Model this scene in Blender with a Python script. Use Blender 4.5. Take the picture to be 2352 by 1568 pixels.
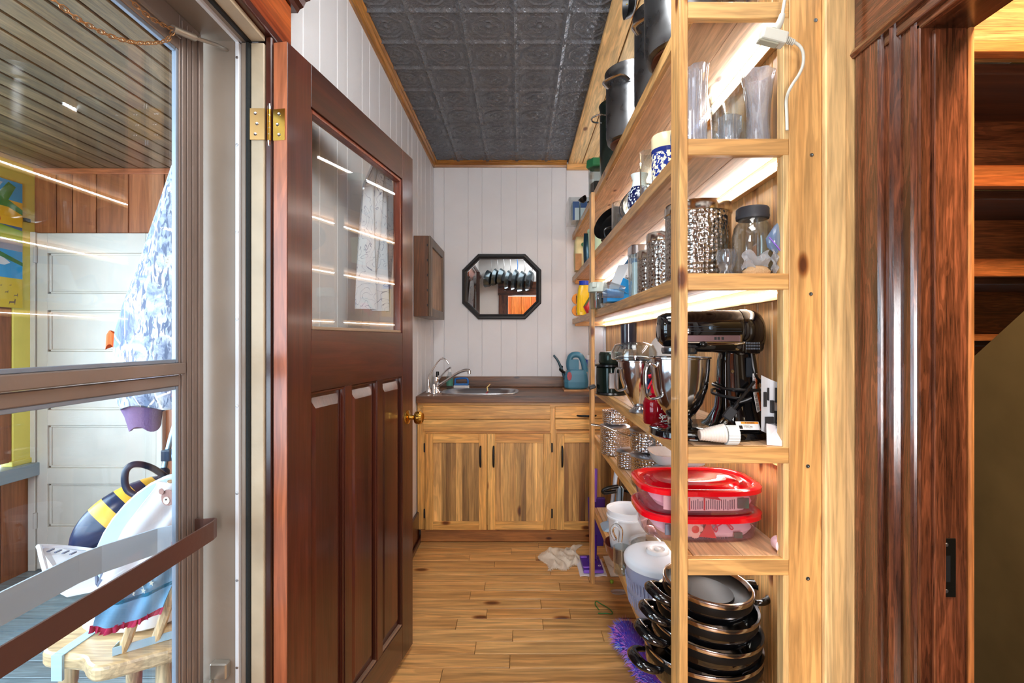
import bpy, bmesh, math, random
from mathutils import Vector, Matrix
for o in list(bpy.data.objects): bpy.data.objects.remove(o)
R = random.Random(11)
PI = math.pi
S = bpy.context.scene
# ---------------- camera
CH = 1.25; F = 1130.0; VX = 1195.0; HY = 780.0
cd = bpy.data.cameras.new('camera'); cam = bpy.data.objects.new('camera', cd); S.collection.objects.link(cam)
cam.location = (0, 0, CH); cam.rotation_euler = (PI/2, 0, 0)
cd.sensor_width = 36; cd.lens = F/2352*36; cd.shift_x = -(VX-1176)/2352; cd.shift_y = -(784-HY)/2352
cd.clip_start = 0.02; S.camera = cam
# ---------------- world, lights, exposure
S.view_settings.view_transform = 'Standard'; S.view_settings.look = 'None'; S.view_settings.gamma = 1
S.view_settings.use_curve_mapping = False; S.view_settings.exposure = 0.35
S.cycles.use_denoising = True; S.cycles.max_bounces = 10; S.cycles.transparent_max_bounces = 24
S.cycles.glossy_bounces = 5; S.cycles.transmission_bounces = 10; S.cycles.diffuse_bounces = 5
S.cycles.caustics_refractive = False; S.cycles.caustics_reflective = False; S.cycles.sample_clamp_indirect = 6
wd = bpy.data.worlds.new('world'); S.world = wd; wd.use_nodes = True
wb = wd.node_tree.nodes['Background']; wb.inputs[0].default_value = (0.66, 0.83, 1.0, 1); wb.inputs[1].default_value = 7.0
def area(name, loc, rot, size, power, col=(1, 1, 1), sy=None):
    l = bpy.data.lights.new(name, 'AREA'); l.energy = power; l.color = col; l.size = size
    if sy: l.shape = 'RECTANGLE'; l.size_y = sy
    o = bpy.data.objects.new(name, l); o.location = loc; o.rotation_euler = rot; S.collection.objects.link(o); return o
area('hall_ceiling_light', (0.10, 0.15, 2.54), (0, 0, 0), 0.7, 12, (1, .98, .95), 0.9)
area('pantry_ceiling_light', (0.10, 1.15, 2.50), (math.radians(48), 0, 0), 0.4, 15, (.97, .99, 1), 0.6)
area('closet_lamp', (0.99, 0.42, 2.2), (math.radians(25), math.radians(12), 0), 0.15, 20, (1, .8, .54))
area('rear_fill_light', (0.17, -1.30, 1.05), (-PI/2, 0, PI), 0.6, 38, (.97, .98, 1), 0.9)  # unseen fill lamp, added to brighten cabinets and back wall through the rear doorway
area('rear_room_lamp', (0.1, -1.0, 2.4), (0, 0, 0), 0.3, 6, (1, .9, .75))
area('window_daylight', (-2.84, 1.25, 1.3), (0, -PI/2, 0), 1.1, 24, (.72, .86, 1), 1.9)
area('porch_ceiling_light', (-1.9, 0.6, 2.2), (0, 0, 0), 0.4, 14, (1, .93, .84))

# ---------------- object framework
C = S.collection
def L(c):
    def f(v):
        v /= 255.
        return v/12.92 if v <= .04045 else ((v+.055)/1.055)**2.4
    return (f(c[0]), f(c[1]), f(c[2]), 1)
def mk(name, bm, m, parent=None, smooth=False, loc=None, rot=None, bev=0):
    me = bpy.data.meshes.new(name)
    if isinstance(bm, bpy.types.Mesh): me = bm
    else: bm.normal_update(); bm.to_mesh(me); bm.free()
    if m is not None and len(me.materials) == 0:
        for x in (m if isinstance(m, (list, tuple)) else [m]): me.materials.append(x)
    if smooth:
        me.polygons.foreach_set('use_smooth', [True]*len(me.polygons))
        me.set_sharp_from_angle(angle=math.radians(smooth if smooth > 1 else 40))
    o = bpy.data.objects.new(name, me); C.objects.link(o)
    if parent is not None: o.parent = parent
    if loc is not None: o.location = loc
    if rot is not None: o.rotation_euler = rot
    if bev:
        b = o.modifiers.new('b', 'BEVEL'); b.width = bev; b.segments = 2; b.limit_method = 'ANGLE'
    return o
def tag(o, label, cat=None, group=None, kind=None):
    if label: o['label'] = label
    if cat: o['category'] = cat
    if group: o['group'] = group
    if kind: o['kind'] = kind
    return o
def thing(name, label, cat, loc=(0, 0, 0), rot=None, group=None):
    o = bpy.data.objects.new(name, None); C.objects.link(o); o.location = loc; o.empty_display_size = .05
    if rot is not None: o.rotation_euler = rot if not isinstance(rot, (int, float)) else (0, 0, rot)
    return tag(o, label, cat, group)
def struct(name, loc=(0, 0, 0), rot=None):
    o = bpy.data.objects.new(name, None); C.objects.link(o); o.location = loc; o.empty_display_size = .05
    if rot is not None: o.rotation_euler = rot
    o['kind'] = 'structure'; return o
def copy_tree(o, parent=None):
    c = o.copy(); C.objects.link(c); c.parent = parent
    for ch in list(o.children): copy_tree(ch, c)
    return c
def P(px, py, Y): return Vector(((px-VX)*Y/F, Y, CH-(py-HY)*Y/F))
def XP(px, Y): return (px-VX)*Y/F
def ZP(py, Y): return CH-(py-HY)*Y/F
# ---------------- mesh helpers
def nb(): return bmesh.new()
def box(bm, x0, x1, y0, y1, z0, z1, bev=0, M=None):
    if M is None: M = Matrix()
    vs = [bm.verts.new(M @ Vector(p)) for p in ((x0,y0,z0),(x1,y0,z0),(x1,y1,z0),(x0,y1,z0),(x0,y0,z1),(x1,y0,z1),(x1,y1,z1),(x0,y1,z1))]
    fs = [bm.faces.new([vs[i] for i in f]) for f in ((3,2,1,0),(4,5,6,7),(0,1,5,4),(1,2,6,5),(2,3,7,6),(3,0,4,7))]
    if bev:
        es = list({e for f in fs for e in f.edges})
        bmesh.ops.bevel(bm, geom=es, offset=bev, segments=1 if bev < .004 else 2, affect='EDGES', profile=.6)
    return bm
def B(*a, **k): return box(nb(), *a, **k)
def loft(bm, rings, cap0=True, cap1=True, closed=False, M=None):
    V = []
    for r in rings:
        V.append([bm.verts.new(M @ Vector(p) if M else Vector(p)) for p in r])
    n = len(V[0])
    for a, b in list(zip(V, V[1:])) + ([(V[-1], V[0])] if closed else []):
        for i in range(n):
            j = (i+1) % n
            try: bm.faces.new((a[i], a[j], b[j], b[i]))
            except ValueError: pass
    if not closed:
        if cap0: bm.faces.new(V[0][::-1])
        if cap1: bm.faces.new(V[-1])
    return bm
def lathe(bm, prof, seg=32, M=None, cap0=False, cap1=False):
    M = M or Matrix()
    V = []
    for r, z in prof:
        if r < 1e-5: V.append([bm.verts.new(M @ Vector((0, 0, z)))])
        else: V.append([bm.verts.new(M @ Vector((r*math.cos(2*PI*i/seg), r*math.sin(2*PI*i/seg), z))) for i in range(seg)])
    for a, b in zip(V, V[1:]):
        for i in range(seg):
            j = (i+1) % seg
            if len(a) == 1 and len(b) == 1: continue
            if len(a) == 1: bm.faces.new((a[0], b[j], b[i]))
            elif len(b) == 1: bm.faces.new((a[i], a[j], b[0]))
            else: bm.faces.new((a[i], a[j], b[j], b[i]))
    if cap0 and len(V[0]) > 1: bm.faces.new(V[0][::-1])
    if cap1 and len(V[-1]) > 1: bm.faces.new(V[-1])
    bmesh.ops.recalc_face_normals(bm, faces=bm.faces)
    return bm
def shell(prof, t):
    """outer profile (bottom to top) -> closed wall profile of thickness t, from the axis round to the axis"""
    out = [(0, prof[0][1])] + list(prof)
    inn = [(max(r-t, .0005), max(z, prof[0][1]+t)) for r, z in reversed(prof)]
    return out + inn + [(0, inn[-1][1])]
def cat(pts, n=8, closed=False):
    P_ = [Vector(p) for p in pts]; out = []; m = len(P_)
    rng = range(m if closed else m-1)
    for i in rng:
        p0 = P_[(i-1) % m] if closed or i > 0 else P_[0]; p1 = P_[i]; p2 = P_[(i+1) % m]
        p3 = P_[(i+2) % m] if closed or i+2 < m else P_[-1]
        for k in range(n):
            t = k/n
            out.append(.5*((2*p1)+(p2-p0)*t+(2*p0-5*p1+4*p2-p3)*t*t+(3*p1-p0-3*p2+p3)*t**3))
    if not closed: out.append(P_[-1])
    return out
def tube(bm, pts, r, seg=8, sm=0, closed=False, flat=None):
    pts = cat(pts, sm, closed) if sm else [Vector(p) for p in pts]
    n = len(pts); rings = []; nrm = None
    for i, p in enumerate(pts):
        a = pts[(i-1) % n] if closed or i else p; b = pts[(i+1) % n] if closed or i < n-1 else p
        t = (b-a).normalized()
        if nrm is None:
            nrm = t.orthogonal().normalized() if flat is None else (Vector(flat)-t*t.dot(Vector(flat))).normalized()
        nrm = (nrm - t*nrm.dot(t)).normalized(); bn = t.cross(nrm)
        rr = r(i/(n-1)) if callable(r) else r
        ra, rb = rr if isinstance(rr, tuple) else (rr, rr)
        rings.append([p+nrm*ra*math.cos(2*PI*k/seg)+bn*rb*math.sin(2*PI*k/seg) for k in range(seg)])
    return loft(bm, rings, closed=closed)
def prism(bm, poly, axis, a, b):
    """poly 2D points in the two other axes order (x->y,z ; y->x,z ; z->x,y)"""
    def v(p, t):
        return {'x': (t, p[0], p[1]), 'y': (p[0], t, p[1]), 'z': (p[0], p[1], t)}[axis]
    loft(bm, [[v(p, a) for p in poly], [v(p, b) for p in poly]])
    bmesh.ops.recalc_face_normals(bm, faces=bm.faces); return bm
def grid(f, nu, nv, bm=None, t=0):
    bm = bm or nb()
    V = [[bm.verts.new(f(i/nu, j/nv)) for j in range(nv+1)] for i in range(nu+1)]
    for i in range(nu):
        for j in range(nv): bm.faces.new((V[i][j], V[i+1][j], V[i+1][j+1], V[i][j+1]))
    if t:
        bmesh.ops.recalc_face_normals(bm, faces=bm.faces)
        bmesh.ops.solidify(bm, geom=list(bm.faces), thickness=t)
    return bm
def rring(cx, cy, z, a, b, n=32, e=2.0):
    """superellipse ring in xy at height z"""
    r = []
    for i in range(n):
        t = 2*PI*i/n; c, s = math.cos(t), math.sin(t)
        r.append((cx+a*math.copysign(abs(c)**(2/e), c), cy+b*math.copysign(abs(s)**(2/e), s), z))
    return r
def sphere(bm, c, r, u=16, v=10, sc=(1, 1, 1)):
    bmesh.ops.create_uvsphere(bm, u_segments=u, v_segments=v, radius=r, matrix=Matrix.Translation(c) @ Matrix.Diagonal((*sc, 1)))
    return bm
def T(x, y, z): return Matrix.Translation((x, y, z))
def RX(a): return Matrix.Rotation(math.radians(a), 4, 'X')
def RY(a): return Matrix.Rotation(math.radians(a), 4, 'Y')
def RZ(a): return Matrix.Rotation(math.radians(a), 4, 'Z')
def text(name, s, size, M, m, parent=None, ext=.0003, align='LEFT', shear=0, bold=0):
    cu = bpy.data.curves.new('t', 'FONT'); cu.body = s; cu.size = size; cu.extrude = ext; cu.align_x = align; cu.shear = shear; cu.offset = bold; cu.resolution_u = 3
    o = bpy.data.objects.new('t', cu); C.objects.link(o); bpy.context.view_layer.update()
    me = bpy.data.meshes.new_from_object(o.evaluated_get(bpy.context.evaluated_depsgraph_get()))
    bpy.data.objects.remove(o); bpy.data.curves.remove(cu)
    me.transform(M); me.materials.clear(); me.name = name
    return mk(name, me, m, parent)

# ---------------- materials
_m = {}
class NT:
    def __init__(s, name):
        s.m = bpy.data.materials.new(name); s.m.use_nodes = True; s.t = s.m.node_tree; s.n = s.t.nodes; s.b = s.n['Principled BSDF']; s.o = s.n['Material Output']
    def add(s, ty, **k):
        n = s.n.new(ty)
        for a, v in k.items():
            if a.startswith('i'): n.inputs[int(a[1:])].default_value = v
            else: setattr(n, a, v)
        return n
    def ln(s, a, b): s.t.links.new(a, b)
    def coord(s, scale, rnd=True, kind='Object'):
        tc = s.add('ShaderNodeTexCoord'); mp = s.add('ShaderNodeMapping'); mp.inputs['Scale'].default_value = scale
        src = tc.outputs[kind]
        if rnd:
            oi = s.add('ShaderNodeObjectInfo'); mu = s.add('ShaderNodeMath', operation='MULTIPLY', i1=61.0); s.ln(oi.outputs['Random'], mu.inputs[0])
            va = s.add('ShaderNodeVectorMath', operation='ADD'); s.ln(src, va.inputs[0]); s.ln(mu.outputs[0], va.inputs[1]); src = va.outputs[0]
        s.ln(src, mp.inputs['Vector']); return mp.outputs[0]
    def noise(s, vec, scale, detail=3, dist=0, rough=.5):
        n = s.add('ShaderNodeTexNoise'); n.inputs['Scale'].default_value = scale; n.inputs['Detail'].default_value = detail
        n.inputs['Distortion'].default_value = dist; n.inputs['Roughness'].default_value = rough; s.ln(vec, n.inputs['Vector']); return n.outputs[0]
    def ramp(s, fac, stops, interp='LINEAR'):
        r = s.add('ShaderNodeValToRGB'); r.color_ramp.interpolation = interp; e = r.color_ramp.elements
        while len(e) < len(stops): e.new(.5)
        for x, (p, c) in zip(e, stops): x.position = p; x.color = c if len(c) == 4 else (*c, 1)
        s.ln(fac, r.inputs[0]); return r.outputs[0]
    def mix(s, fac, a, b, mode='MIX'):
        x = s.add('ShaderNodeMix', data_type='RGBA', blend_type=mode)
        for v, i in ((fac, 0), (a, 6), (b, 7)):
            if hasattr(v, 'is_linked') or isinstance(v, bpy.types.NodeSocket): s.ln(v, x.inputs[i])
            else: x.inputs[i].default_value = v
        return x.outputs[2]
    def bump(s, h, st=.3, d=.002):
        b = s.add('ShaderNodeBump'); b.inputs['Strength'].default_value = st; b.inputs['Distance'].default_value = d
        s.ln(h, b.inputs['Height']); s.ln(b.outputs[0], s.b.inputs['Normal']); return b
def sc(c, k): return (c[0]*k, c[1]*k, c[2]*k, 1)
def pl(name, c, rough=.5, metal=0, coat=0, trans=0, bump=0, bscale=60, emit=0, spec=.5, var=0, ior=1.45, alpha=1, sheen=0, sss=0, brough=0):
    key = (name, c, rough, metal)
    if key in _m: return _m[key]
    t = NT(name); b = t.b; col = L(c); b.inputs['Base Color'].default_value = col
    b.inputs['Roughness'].default_value = rough; b.inputs['Metallic'].default_value = metal; b.inputs['Coat Weight'].default_value = coat
    b.inputs['Transmission Weight'].default_value = trans; b.inputs['IOR'].default_value = ior; b.inputs['Specular IOR Level'].default_value = spec
    b.inputs['Sheen Weight'].default_value = sheen; b.inputs['Alpha'].default_value = alpha
    if emit: b.inputs['Emission Color'].default_value = col; b.inputs['Emission Strength'].default_value = emit
    if bump or var or brough:
        v = t.coord((1, 1, 1)); n = t.noise(v, bscale, 3)
        if bump: t.bump(n, bump, .002)
        if var:
            n2 = t.noise(v, 7, 3)
            t.ln(t.ramp(n2, [(.3, sc(col, 1-var)), (.7, sc(col, 1+var*.5))]), b.inputs['Base Color'])
        if brough:
            mr = t.add('ShaderNodeMapRange'); mr.inputs[3].default_value = rough*.6; mr.inputs[4].default_value = rough*(1+brough); t.ln(n, mr.inputs[0]); t.ln(mr.outputs[0], b.inputs['Roughness'])
    _m[key] = t.m; return t.m
def wood(name, lo, hi, ax='z', rough=.45, k=14, knots=.0, coat=0, var=.14, fine=.35, dark=None, wear=0, contrast=1, along=.07):
    key = (name, ax)
    if key in _m: return _m[key]
    t = NT(name+'_'+ax); lo, hi = L(lo), L(hi)
    sca = {'x': (along, 1, 1), 'y': (1, along, 1), 'z': (1, 1, along)}[ax]
    v = t.coord(sca)
    n1 = t.noise(v, k, 2, .6); n2 = t.noise(v, k*9, 3, .2, .6)
    a = .5-.22/contrast; c = .5+.22/contrast
    col = t.ramp(n1, [(a, lo), (.5, tuple((x+y)/2 for x, y in zip(lo, hi))), (c, hi)])
    f2 = t.ramp(n2, [(.3, (1-fine,)*3), (.62, (1.05,)*3)])
    col = t.mix(1.0, col, f2, 'MULTIPLY')
    mu_ = t.add('ShaderNodeMath', operation='MULTIPLY', i1=70.0); t.ln(n1, mu_.inputs[0]); si_ = t.add('ShaderNodeMath', operation='SINE'); t.ln(mu_.outputs[0], si_.inputs[0])
    col = t.mix(1.0, col, t.ramp(si_.outputs[0], [(0, (1-fine*.55,)*3), (.45, (1, 1, 1))]), 'MULTIPLY')
    if knots:
        v2 = t.coord((1, 1, 1)); s3 = t.add('ShaderNodeSeparateXYZ'); t.ln(v2, s3.inputs[0]); c3 = t.add('ShaderNodeCombineXYZ')
        ad = t.add('ShaderNodeMath', operation='ADD'); o_ = {'x': (1, 2, 0), 'y': (0, 2, 1), 'z': (0, 1, 2)}[ax]
        t.ln(s3.outputs[o_[0]], ad.inputs[0]); t.ln(s3.outputs[o_[1]], ad.inputs[1]); t.ln(ad.outputs[0], c3.inputs[0])
        al = t.add('ShaderNodeMath', operation='MULTIPLY', i1=.45); t.ln(s3.outputs[o_[2]], al.inputs[0]); t.ln(al.outputs[0], c3.inputs[1])
        vo = t.add('ShaderNodeTexVoronoi', voronoi_dimensions='2D'); t.ln(c3.outputs[0], vo.inputs['Vector'])
        vo.inputs['Scale'].default_value = knots
        kc = t.ramp(vo.outputs['Distance'], [(.025, (.2, .09, .04)), (.042, (.5, .32, .2)), (.065, (1, 1, 1))])
        col = t.mix(1.0, col, kc, 'MULTIPLY')
    if wear:
        v3 = t.coord((1, 1, 1)); n3 = t.noise(v3, 38, 4, .4, .7)
        wc = t.ramp(n3, [(.70, (0, 0, 0)), (.75, (1, 1, 1))]); col = t.mix(t.ramp(wc, [(0, (0, 0, 0)), (1, (wear,)*3)]), col, L(dark or (210, 180, 150)))
    oi = t.add('ShaderNodeObjectInfo'); mr = t.add('ShaderNodeMapRange'); mr.inputs[3].default_value = 1-var; mr.inputs[4].default_value = 1+var
    t.ln(oi.outputs['Random'], mr.inputs[0]); hs = t.add('ShaderNodeHueSaturation'); t.ln(mr.outputs[0], hs.inputs['Value']); t.ln(col, hs.inputs['Color'])
    t.ln(hs.outputs[0], t.b.inputs['Base Color']); t.b.inputs['Roughness'].default_value = rough; t.b.inputs['Coat Weight'].default_value = coat; t.b.inputs['Coat Roughness'].default_value = .15
    t.bump(n2, .25, .0015)
    _m[key] = t.m; return t.m
def thin(name, tint=(250, 252, 252), refl=1.0, rough=.0, haze=0, hcol=(235, 238, 242), ior=1.5):
    if name in _m: return _m[name]
    t = NT(name); tr = t.add('ShaderNodeBsdfTransparent'); tr.inputs[0].default_value = L(tint)
    gl = t.add('ShaderNodeBsdfGlossy'); gl.inputs['Roughness'].default_value = rough
    fr = t.add('ShaderNodeFresnel'); ge = t.add('ShaderNodeNewGeometry'); mi = t.add('ShaderNodeMapRange'); mi.inputs[3].default_value = ior; mi.inputs[4].default_value = 1/ior
    t.ln(ge.outputs['Backfacing'], mi.inputs[0]); t.ln(mi.outputs[0], fr.inputs[0])
    mu = t.add('ShaderNodeMath', operation='MULTIPLY', i1=refl); t.ln(fr.outputs[0], mu.inputs[0]); mu.use_clamp = True
    mx = t.add('ShaderNodeMixShader'); t.ln(mu.outputs[0], mx.inputs[0]); t.ln(tr.outputs[0], mx.inputs[1]); t.ln(gl.outputs[0], mx.inputs[2])
    out = mx.outputs[0]
    if haze:
        df = t.add('ShaderNodeBsdfTranslucent'); df.inputs[0].default_value = L(hcol); d2 = t.add('ShaderNodeBsdfDiffuse'); d2.inputs[0].default_value = L(hcol)
        m0 = t.add('ShaderNodeMixShader'); m0.inputs[0].default_value = .5; t.ln(df.outputs[0], m0.inputs[1]); t.ln(d2.outputs[0], m0.inputs[2])
        m2 = t.add('ShaderNodeMixShader'); m2.inputs[0].default_value = haze; t.ln(out, m2.inputs[1]); t.ln(m0.outputs[0], m2.inputs[2]); out = m2.outputs[0]
    t.ln(out, t.o.inputs[0]); t.n.remove(t.b); _m[name] = t.m; return t.m
def hammered(name, c, rough=.22, scale=55):
    if name in _m: return _m[name]
    t = NT(name); t.b.inputs['Base Color'].default_value = L(c); t.b.inputs['Metallic'].default_value = 1; t.b.inputs['Roughness'].default_value = rough
    v = t.coord((1, 1, 1), False); vo = t.add('ShaderNodeTexVoronoi', feature='SMOOTH_F1'); vo.inputs['Scale'].default_value = scale; vo.inputs['Randomness'].default_value = .5; vo.inputs['Smoothness'].default_value = .4; t.ln(v, vo.inputs['Vector'])
    t.bump(vo.outputs['Distance'], .8, .006); _m[name] = t.m; return t.m
def blotch(name, a, b, scale=30, thr=.5, rough=.35, soft=.01, kind='noise', dist=0):
    if name in _m: return _m[name]
    t = NT(name); v = t.coord((1, 1, 1), False)
    if kind == 'noise': f = t.noise(v, scale, 1.5, dist)
    else:
        vo = t.add('ShaderNodeTexVoronoi', feature='DISTANCE_TO_EDGE'); vo.inputs['Scale'].default_value = scale; t.ln(v, vo.inputs['Vector']); f = vo.outputs[0]
    t.ln(t.ramp(f, [(thr, L(a)), (thr+soft, L(b))]), t.b.inputs['Base Color']); t.b.inputs['Roughness'].default_value = rough; _m[name] = t.m; return t.m

W_PAINT = pl('white_wall_paint', (222, 222, 224), .45, bump=.15, bscale=150, var=.03)
PINE = lambda ax: wood('honey_pine', (200, 141, 78), (238, 188, 120), ax, .4, 11, 4.2, .15)
PINEP = lambda ax: wood('pale_pine', (226, 176, 108), (248, 214, 156), ax, .45, 10, 4, .1)
FLOORW = lambda ax: wood('old_floor_pine', (212, 154, 88), (246, 196, 126), ax, .4, 7, 3, .12, .10, .4)
CAB = lambda ax: wood('cedar_cabinet', (212, 146, 68), (246, 194, 112), ax, .4, 10, 4, .15)
CABP = lambda ax: wood('streaked_cedar_panel', (122, 76, 38), (240, 190, 114), ax, .42, 9, 3.6, .1, .34, .35, contrast=1.0)
WALN = lambda ax: wood('stained_counter_wood', (66, 38, 20), (150, 98, 56), ax, .4, 10, 5, .1)
MAHO = lambda ax: wood('red_brown_door_wood', (52, 21, 13), (94, 42, 27), ax, .3, 9, 0, .45, .05, .3)
MAHOL = lambda ax: wood('orange_varnished_wood', (150, 62, 22), (208, 106, 46), ax, .3, 9, 0, .4, .06, .35)
DARK = lambda ax: wood('dark_stained_oak', (50, 25, 16), (146, 82, 52), ax, .2, 30, 0, .5, .12, .6, wear=.0, contrast=.9)
STAIR = lambda ax: wood('stair_oak', (104, 50, 26), (168, 96, 54), ax, .4, 26, 0, .1, .2, .5)
GREYP = pl('taupe_grey_paint', (142, 128, 114), .35, bump=.4, bscale=30, var=.1)
BLACKP = pl('black_plastic', (14, 14, 15), .25); BLACKM = pl('black_matte', (18, 18, 19), .5)
STEEL = pl('polished_steel', (205, 205, 208), .12, 1); BRST = pl('brushed_steel', (185, 186, 190), .3, 1, bump=.1, bscale=200)
CHROME = pl('chrome', (225, 225, 228), .06, 1); BRASS = pl('polished_brass', (226, 178, 84), .15, 1)
GLASSR = pl('clear_crystal', (250, 252, 255), 0, trans=1, ior=1.5)
PANE = thin('window_glass'); THINC = thin('clear_plastic', (240, 244, 246), 1.6, .02, .05)
JARG = thin('jar_glass', (243, 247, 246), 2.2, 0, .02); VASEG = thin('pressed_glass', (240, 243, 246), 2.6, .02, .08)
WHITEP = pl('white_plastic', (236, 238, 240), .35); LEDM = None
# ================= ROOM
XL, XR, YB, ZC = -.64, .63, 3.62, 2.56
# floor: boards laid across the pantry
fl = struct('floor')
mk('subfloor', B(XL-.01, XR+.02, -2.0, YB, -.05, -.018), pl('dark_gap', (30, 18, 10), .9), fl)
mk('subfloor', B(XR+.021, 2.2, -2.0, 2.6, -.05, -.018), pl('dark_gap', (30, 18, 10), .9), fl)
y = -.45; row = 0
while y < YB-.01:
    w = .083; y1 = min(y+w, YB); xe = XR if y > 1.1 else .77; cuts = [XL]
    if y > 1.3:
        c_ = R.uniform(-.35, .45); cuts.append(c_)
        if R.random() < .35 and c_ < .1: cuts.append(c_+.38)
    cuts.append(xe)
    for a, b in zip(cuts, cuts[1:]):
        mk('floor_board', B(a+.0008, b-.0008, y+.0012, y1-.0012, -.018, R.uniform(-.0006, .0006), bev=.0012), FLOORW('x'), fl)
    y += w; row += 1
# walls of white grooved boards
def vplanks(parent, name, edges, fn, m):
    for a, b in zip(edges, edges[1:]): mk(name, fn(a, b), m, parent)
wb_ = struct('wall_back')
mk('backing', B(-.80, .80, YB+.007, YB+.1, -.02, 2.7), W_PAINT, wb_)
ed = [XL]+[(p-VX)/312. for p in (1020, 1075, 1107, 1151, 1187, 1235, 1267, 1300, 1352, 1385)]+[XR]
vplanks(wb_, 'panel_board', ed, lambda a, b: B(a+.0012, b-.0012, YB, YB+.008, 0, ZC, bev=.002), W_PAINT)
wl = struct('wall_left')
mk('backing', B(XL-.15, XL-.007, 1.215, YB+.1, -.1, 2.7), W_PAINT, wl)
mk('backing', B(XL-.15, XL-.007, -.5, 1.215, 1.99, 2.7), W_PAINT, wl)
mk('backing', B(XL-.15, XL-.007, -.5, .2, -.1, 1.99), W_PAINT, wl)
ed = [-.45]; i = 0
pat = [.10, .17, .10, .14, .20, .105, .12, .15]
while ed[-1] < YB-.08: ed.append(ed[-1]+pat[i % 8]); i += 1
ed[-1] = YB
for a, b in zip(ed, ed[1:]):
    z0 = 0 if (a > 1.18 or b < .22) else 2.0
    mk('panel_board', B(XL-.008, XL, a+.0012, b-.0012, z0, ZC, bev=.002), W_PAINT, wl)
# tin ceiling
cl = struct('ceiling')
mk('backing', B(-.8, .80, -.6, YB+.1, ZC+.002, ZC+.06), W_PAINT, cl)
t = NT('pewter_pressed_tin'); t.b.inputs['Base Color'].default_value = L((116, 120, 127)); t.b.inputs['Metallic'].default_value = .45; t.b.inputs['Roughness'].default_value = .25
v = t.coord((1, 1, 1), False, 'Object')
sx = t.add('ShaderNodeSeparateXYZ'); t.ln(v, sx.inputs[0]); ax_ = t.add('ShaderNodeMath', operation='ABSOLUTE'); ay_ = t.add('ShaderNodeMath', operation='ABSOLUTE')
t.ln(sx.outputs[0], ax_.inputs[0]); t.ln(sx.outputs[1], ay_.inputs[0]); cx_ = t.add('ShaderNodeCombineXYZ'); t.ln(ax_.outputs[0], cx_.inputs[0]); t.ln(ay_.outputs[0], cx_.inputs[1])
h = t.noise(cx_.outputs[0], 75, 1, 1.2); hr = t.ramp(h, [(.46, (0, 0, 0)), (.54, (1, 1, 1))]); t.bump(hr, .55, .003); TIN = t.m
def tile_mesh():
    bm = nb(); s = .1065; sy = .103
    def H(x, y):
        x, y = abs(x)/s, abs(y)/sy; m = max(x, y); h = 0.0
        def ridge(d, w, a): return a*max(0, 1-(d/w)**2) if abs(d) < w else 0
        h += ridge(m-.985, .05, .0065)+ridge(m-.90, .025, .0028)
        o = max(m, (x+y)*.72); h += ridge(o-.66, .05, .0034)+ridge(o-.52, .03, .0018)
        r = math.hypot(x, y); an = math.atan2(y, x)
        h += ridge(r-.30-.08*math.cos(4*an), .07, .0035)+ridge(r, .13, .004)
        h += ridge(math.hypot(x-.84, y-.84)-.1, .045, .0028)+ridge(math.hypot(x-.84, y-.3)-.07, .04, .002)+ridge(math.hypot(x-.3, y-.84)-.07, .04, .002)
        return h
    n = 44
    V = [[bm.verts.new((-s+2*s*i/n, -sy+2*sy*j/n, -1.7*H(-s+2*s*i/n, -sy+2*sy*j/n))) for j in range(n+1)] for i in range(n+1)]
    for i in range(n):
        for j in range(n): bm.faces.new((V[i][j], V[i][j+1], V[i+1][j+1], V[i+1][j]))
    me = bpy.data.meshes.new('tin_tile'); bm.to_mesh(me); bm.free(); me.materials.append(TIN)
    me.polygons.foreach_set('use_smooth', [True]*len(me.polygons)); return me
tm = tile_mesh()
for i in range(5):
    for j in range(20):
        x = -.559+.2135*i; y = 3.500-.206*j
        if y < -.5: continue
        o = mk('tin_tile', tm, None, cl, loc=(x, y, ZC))
# pine soffit beyond the tiles, over the shelves
for a, b in ((.352, .452), (.455, .556), (.559, .63)):
    mk('soffit_board', B(a, b-.002, .2, YB, 2.535, 2.555, bev=.002), PINEP('y'), cl)
mk('soffit_end', B(.34, .63, YB-.03, YB, 2.495, 2.535, bev=.002), PINE('x'), cl)
# golden oak ceiling trim
GOLD = lambda ax: wood('golden_oak_trim', (150, 92, 30), (208, 146, 62), ax, .35, 18, 0, .3, .06)
pr = [(0, 0), (.034, 0), (.034, -.006), (.026, -.012), (.026, -.022), (.016, -.03), (.012, -.045), (0, -.045)]
tr = struct('trim_1'); mk('moulding', prism(nb(), [(XL+a, ZC+b) for a, b in pr], 'y', -.4, YB), GOLD('y'), tr)
tr = struct('trim_2'); mk('moulding', prism(nb(), [(YB-a, ZC+b) for a, b in pr], 'x', XL, .34), GOLD('x'), tr)
bt = struct('baseboard_left'); mk('board', B(XL, XL+.016, 2.0, 3.05, 0, .19, bev=.003), MAHO('y'), bt); mk('shoe', B(XL+.016, XL+.028, 2.0, 3.05, 0, .03, bev=.003), MAHO('y'), bt)
# pine board wall behind shelves
wr = struct('wall_right')
mk('backing', B(XR+.013, XR+.05, 1.14, YB, 0, 2.6), pl('dark_gap', (30, 18, 10), .9), wr)
y = 1.14
while y < YB:
    w = R.choice((.075, .09, .09, .105)); y1 = min(YB, y+w)
    mk('pine_board', B(XR, XR+.014, y+.001, y1-.001, 0, 2.54, bev=.0025), PINE('z'), wr); y = y1
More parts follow.
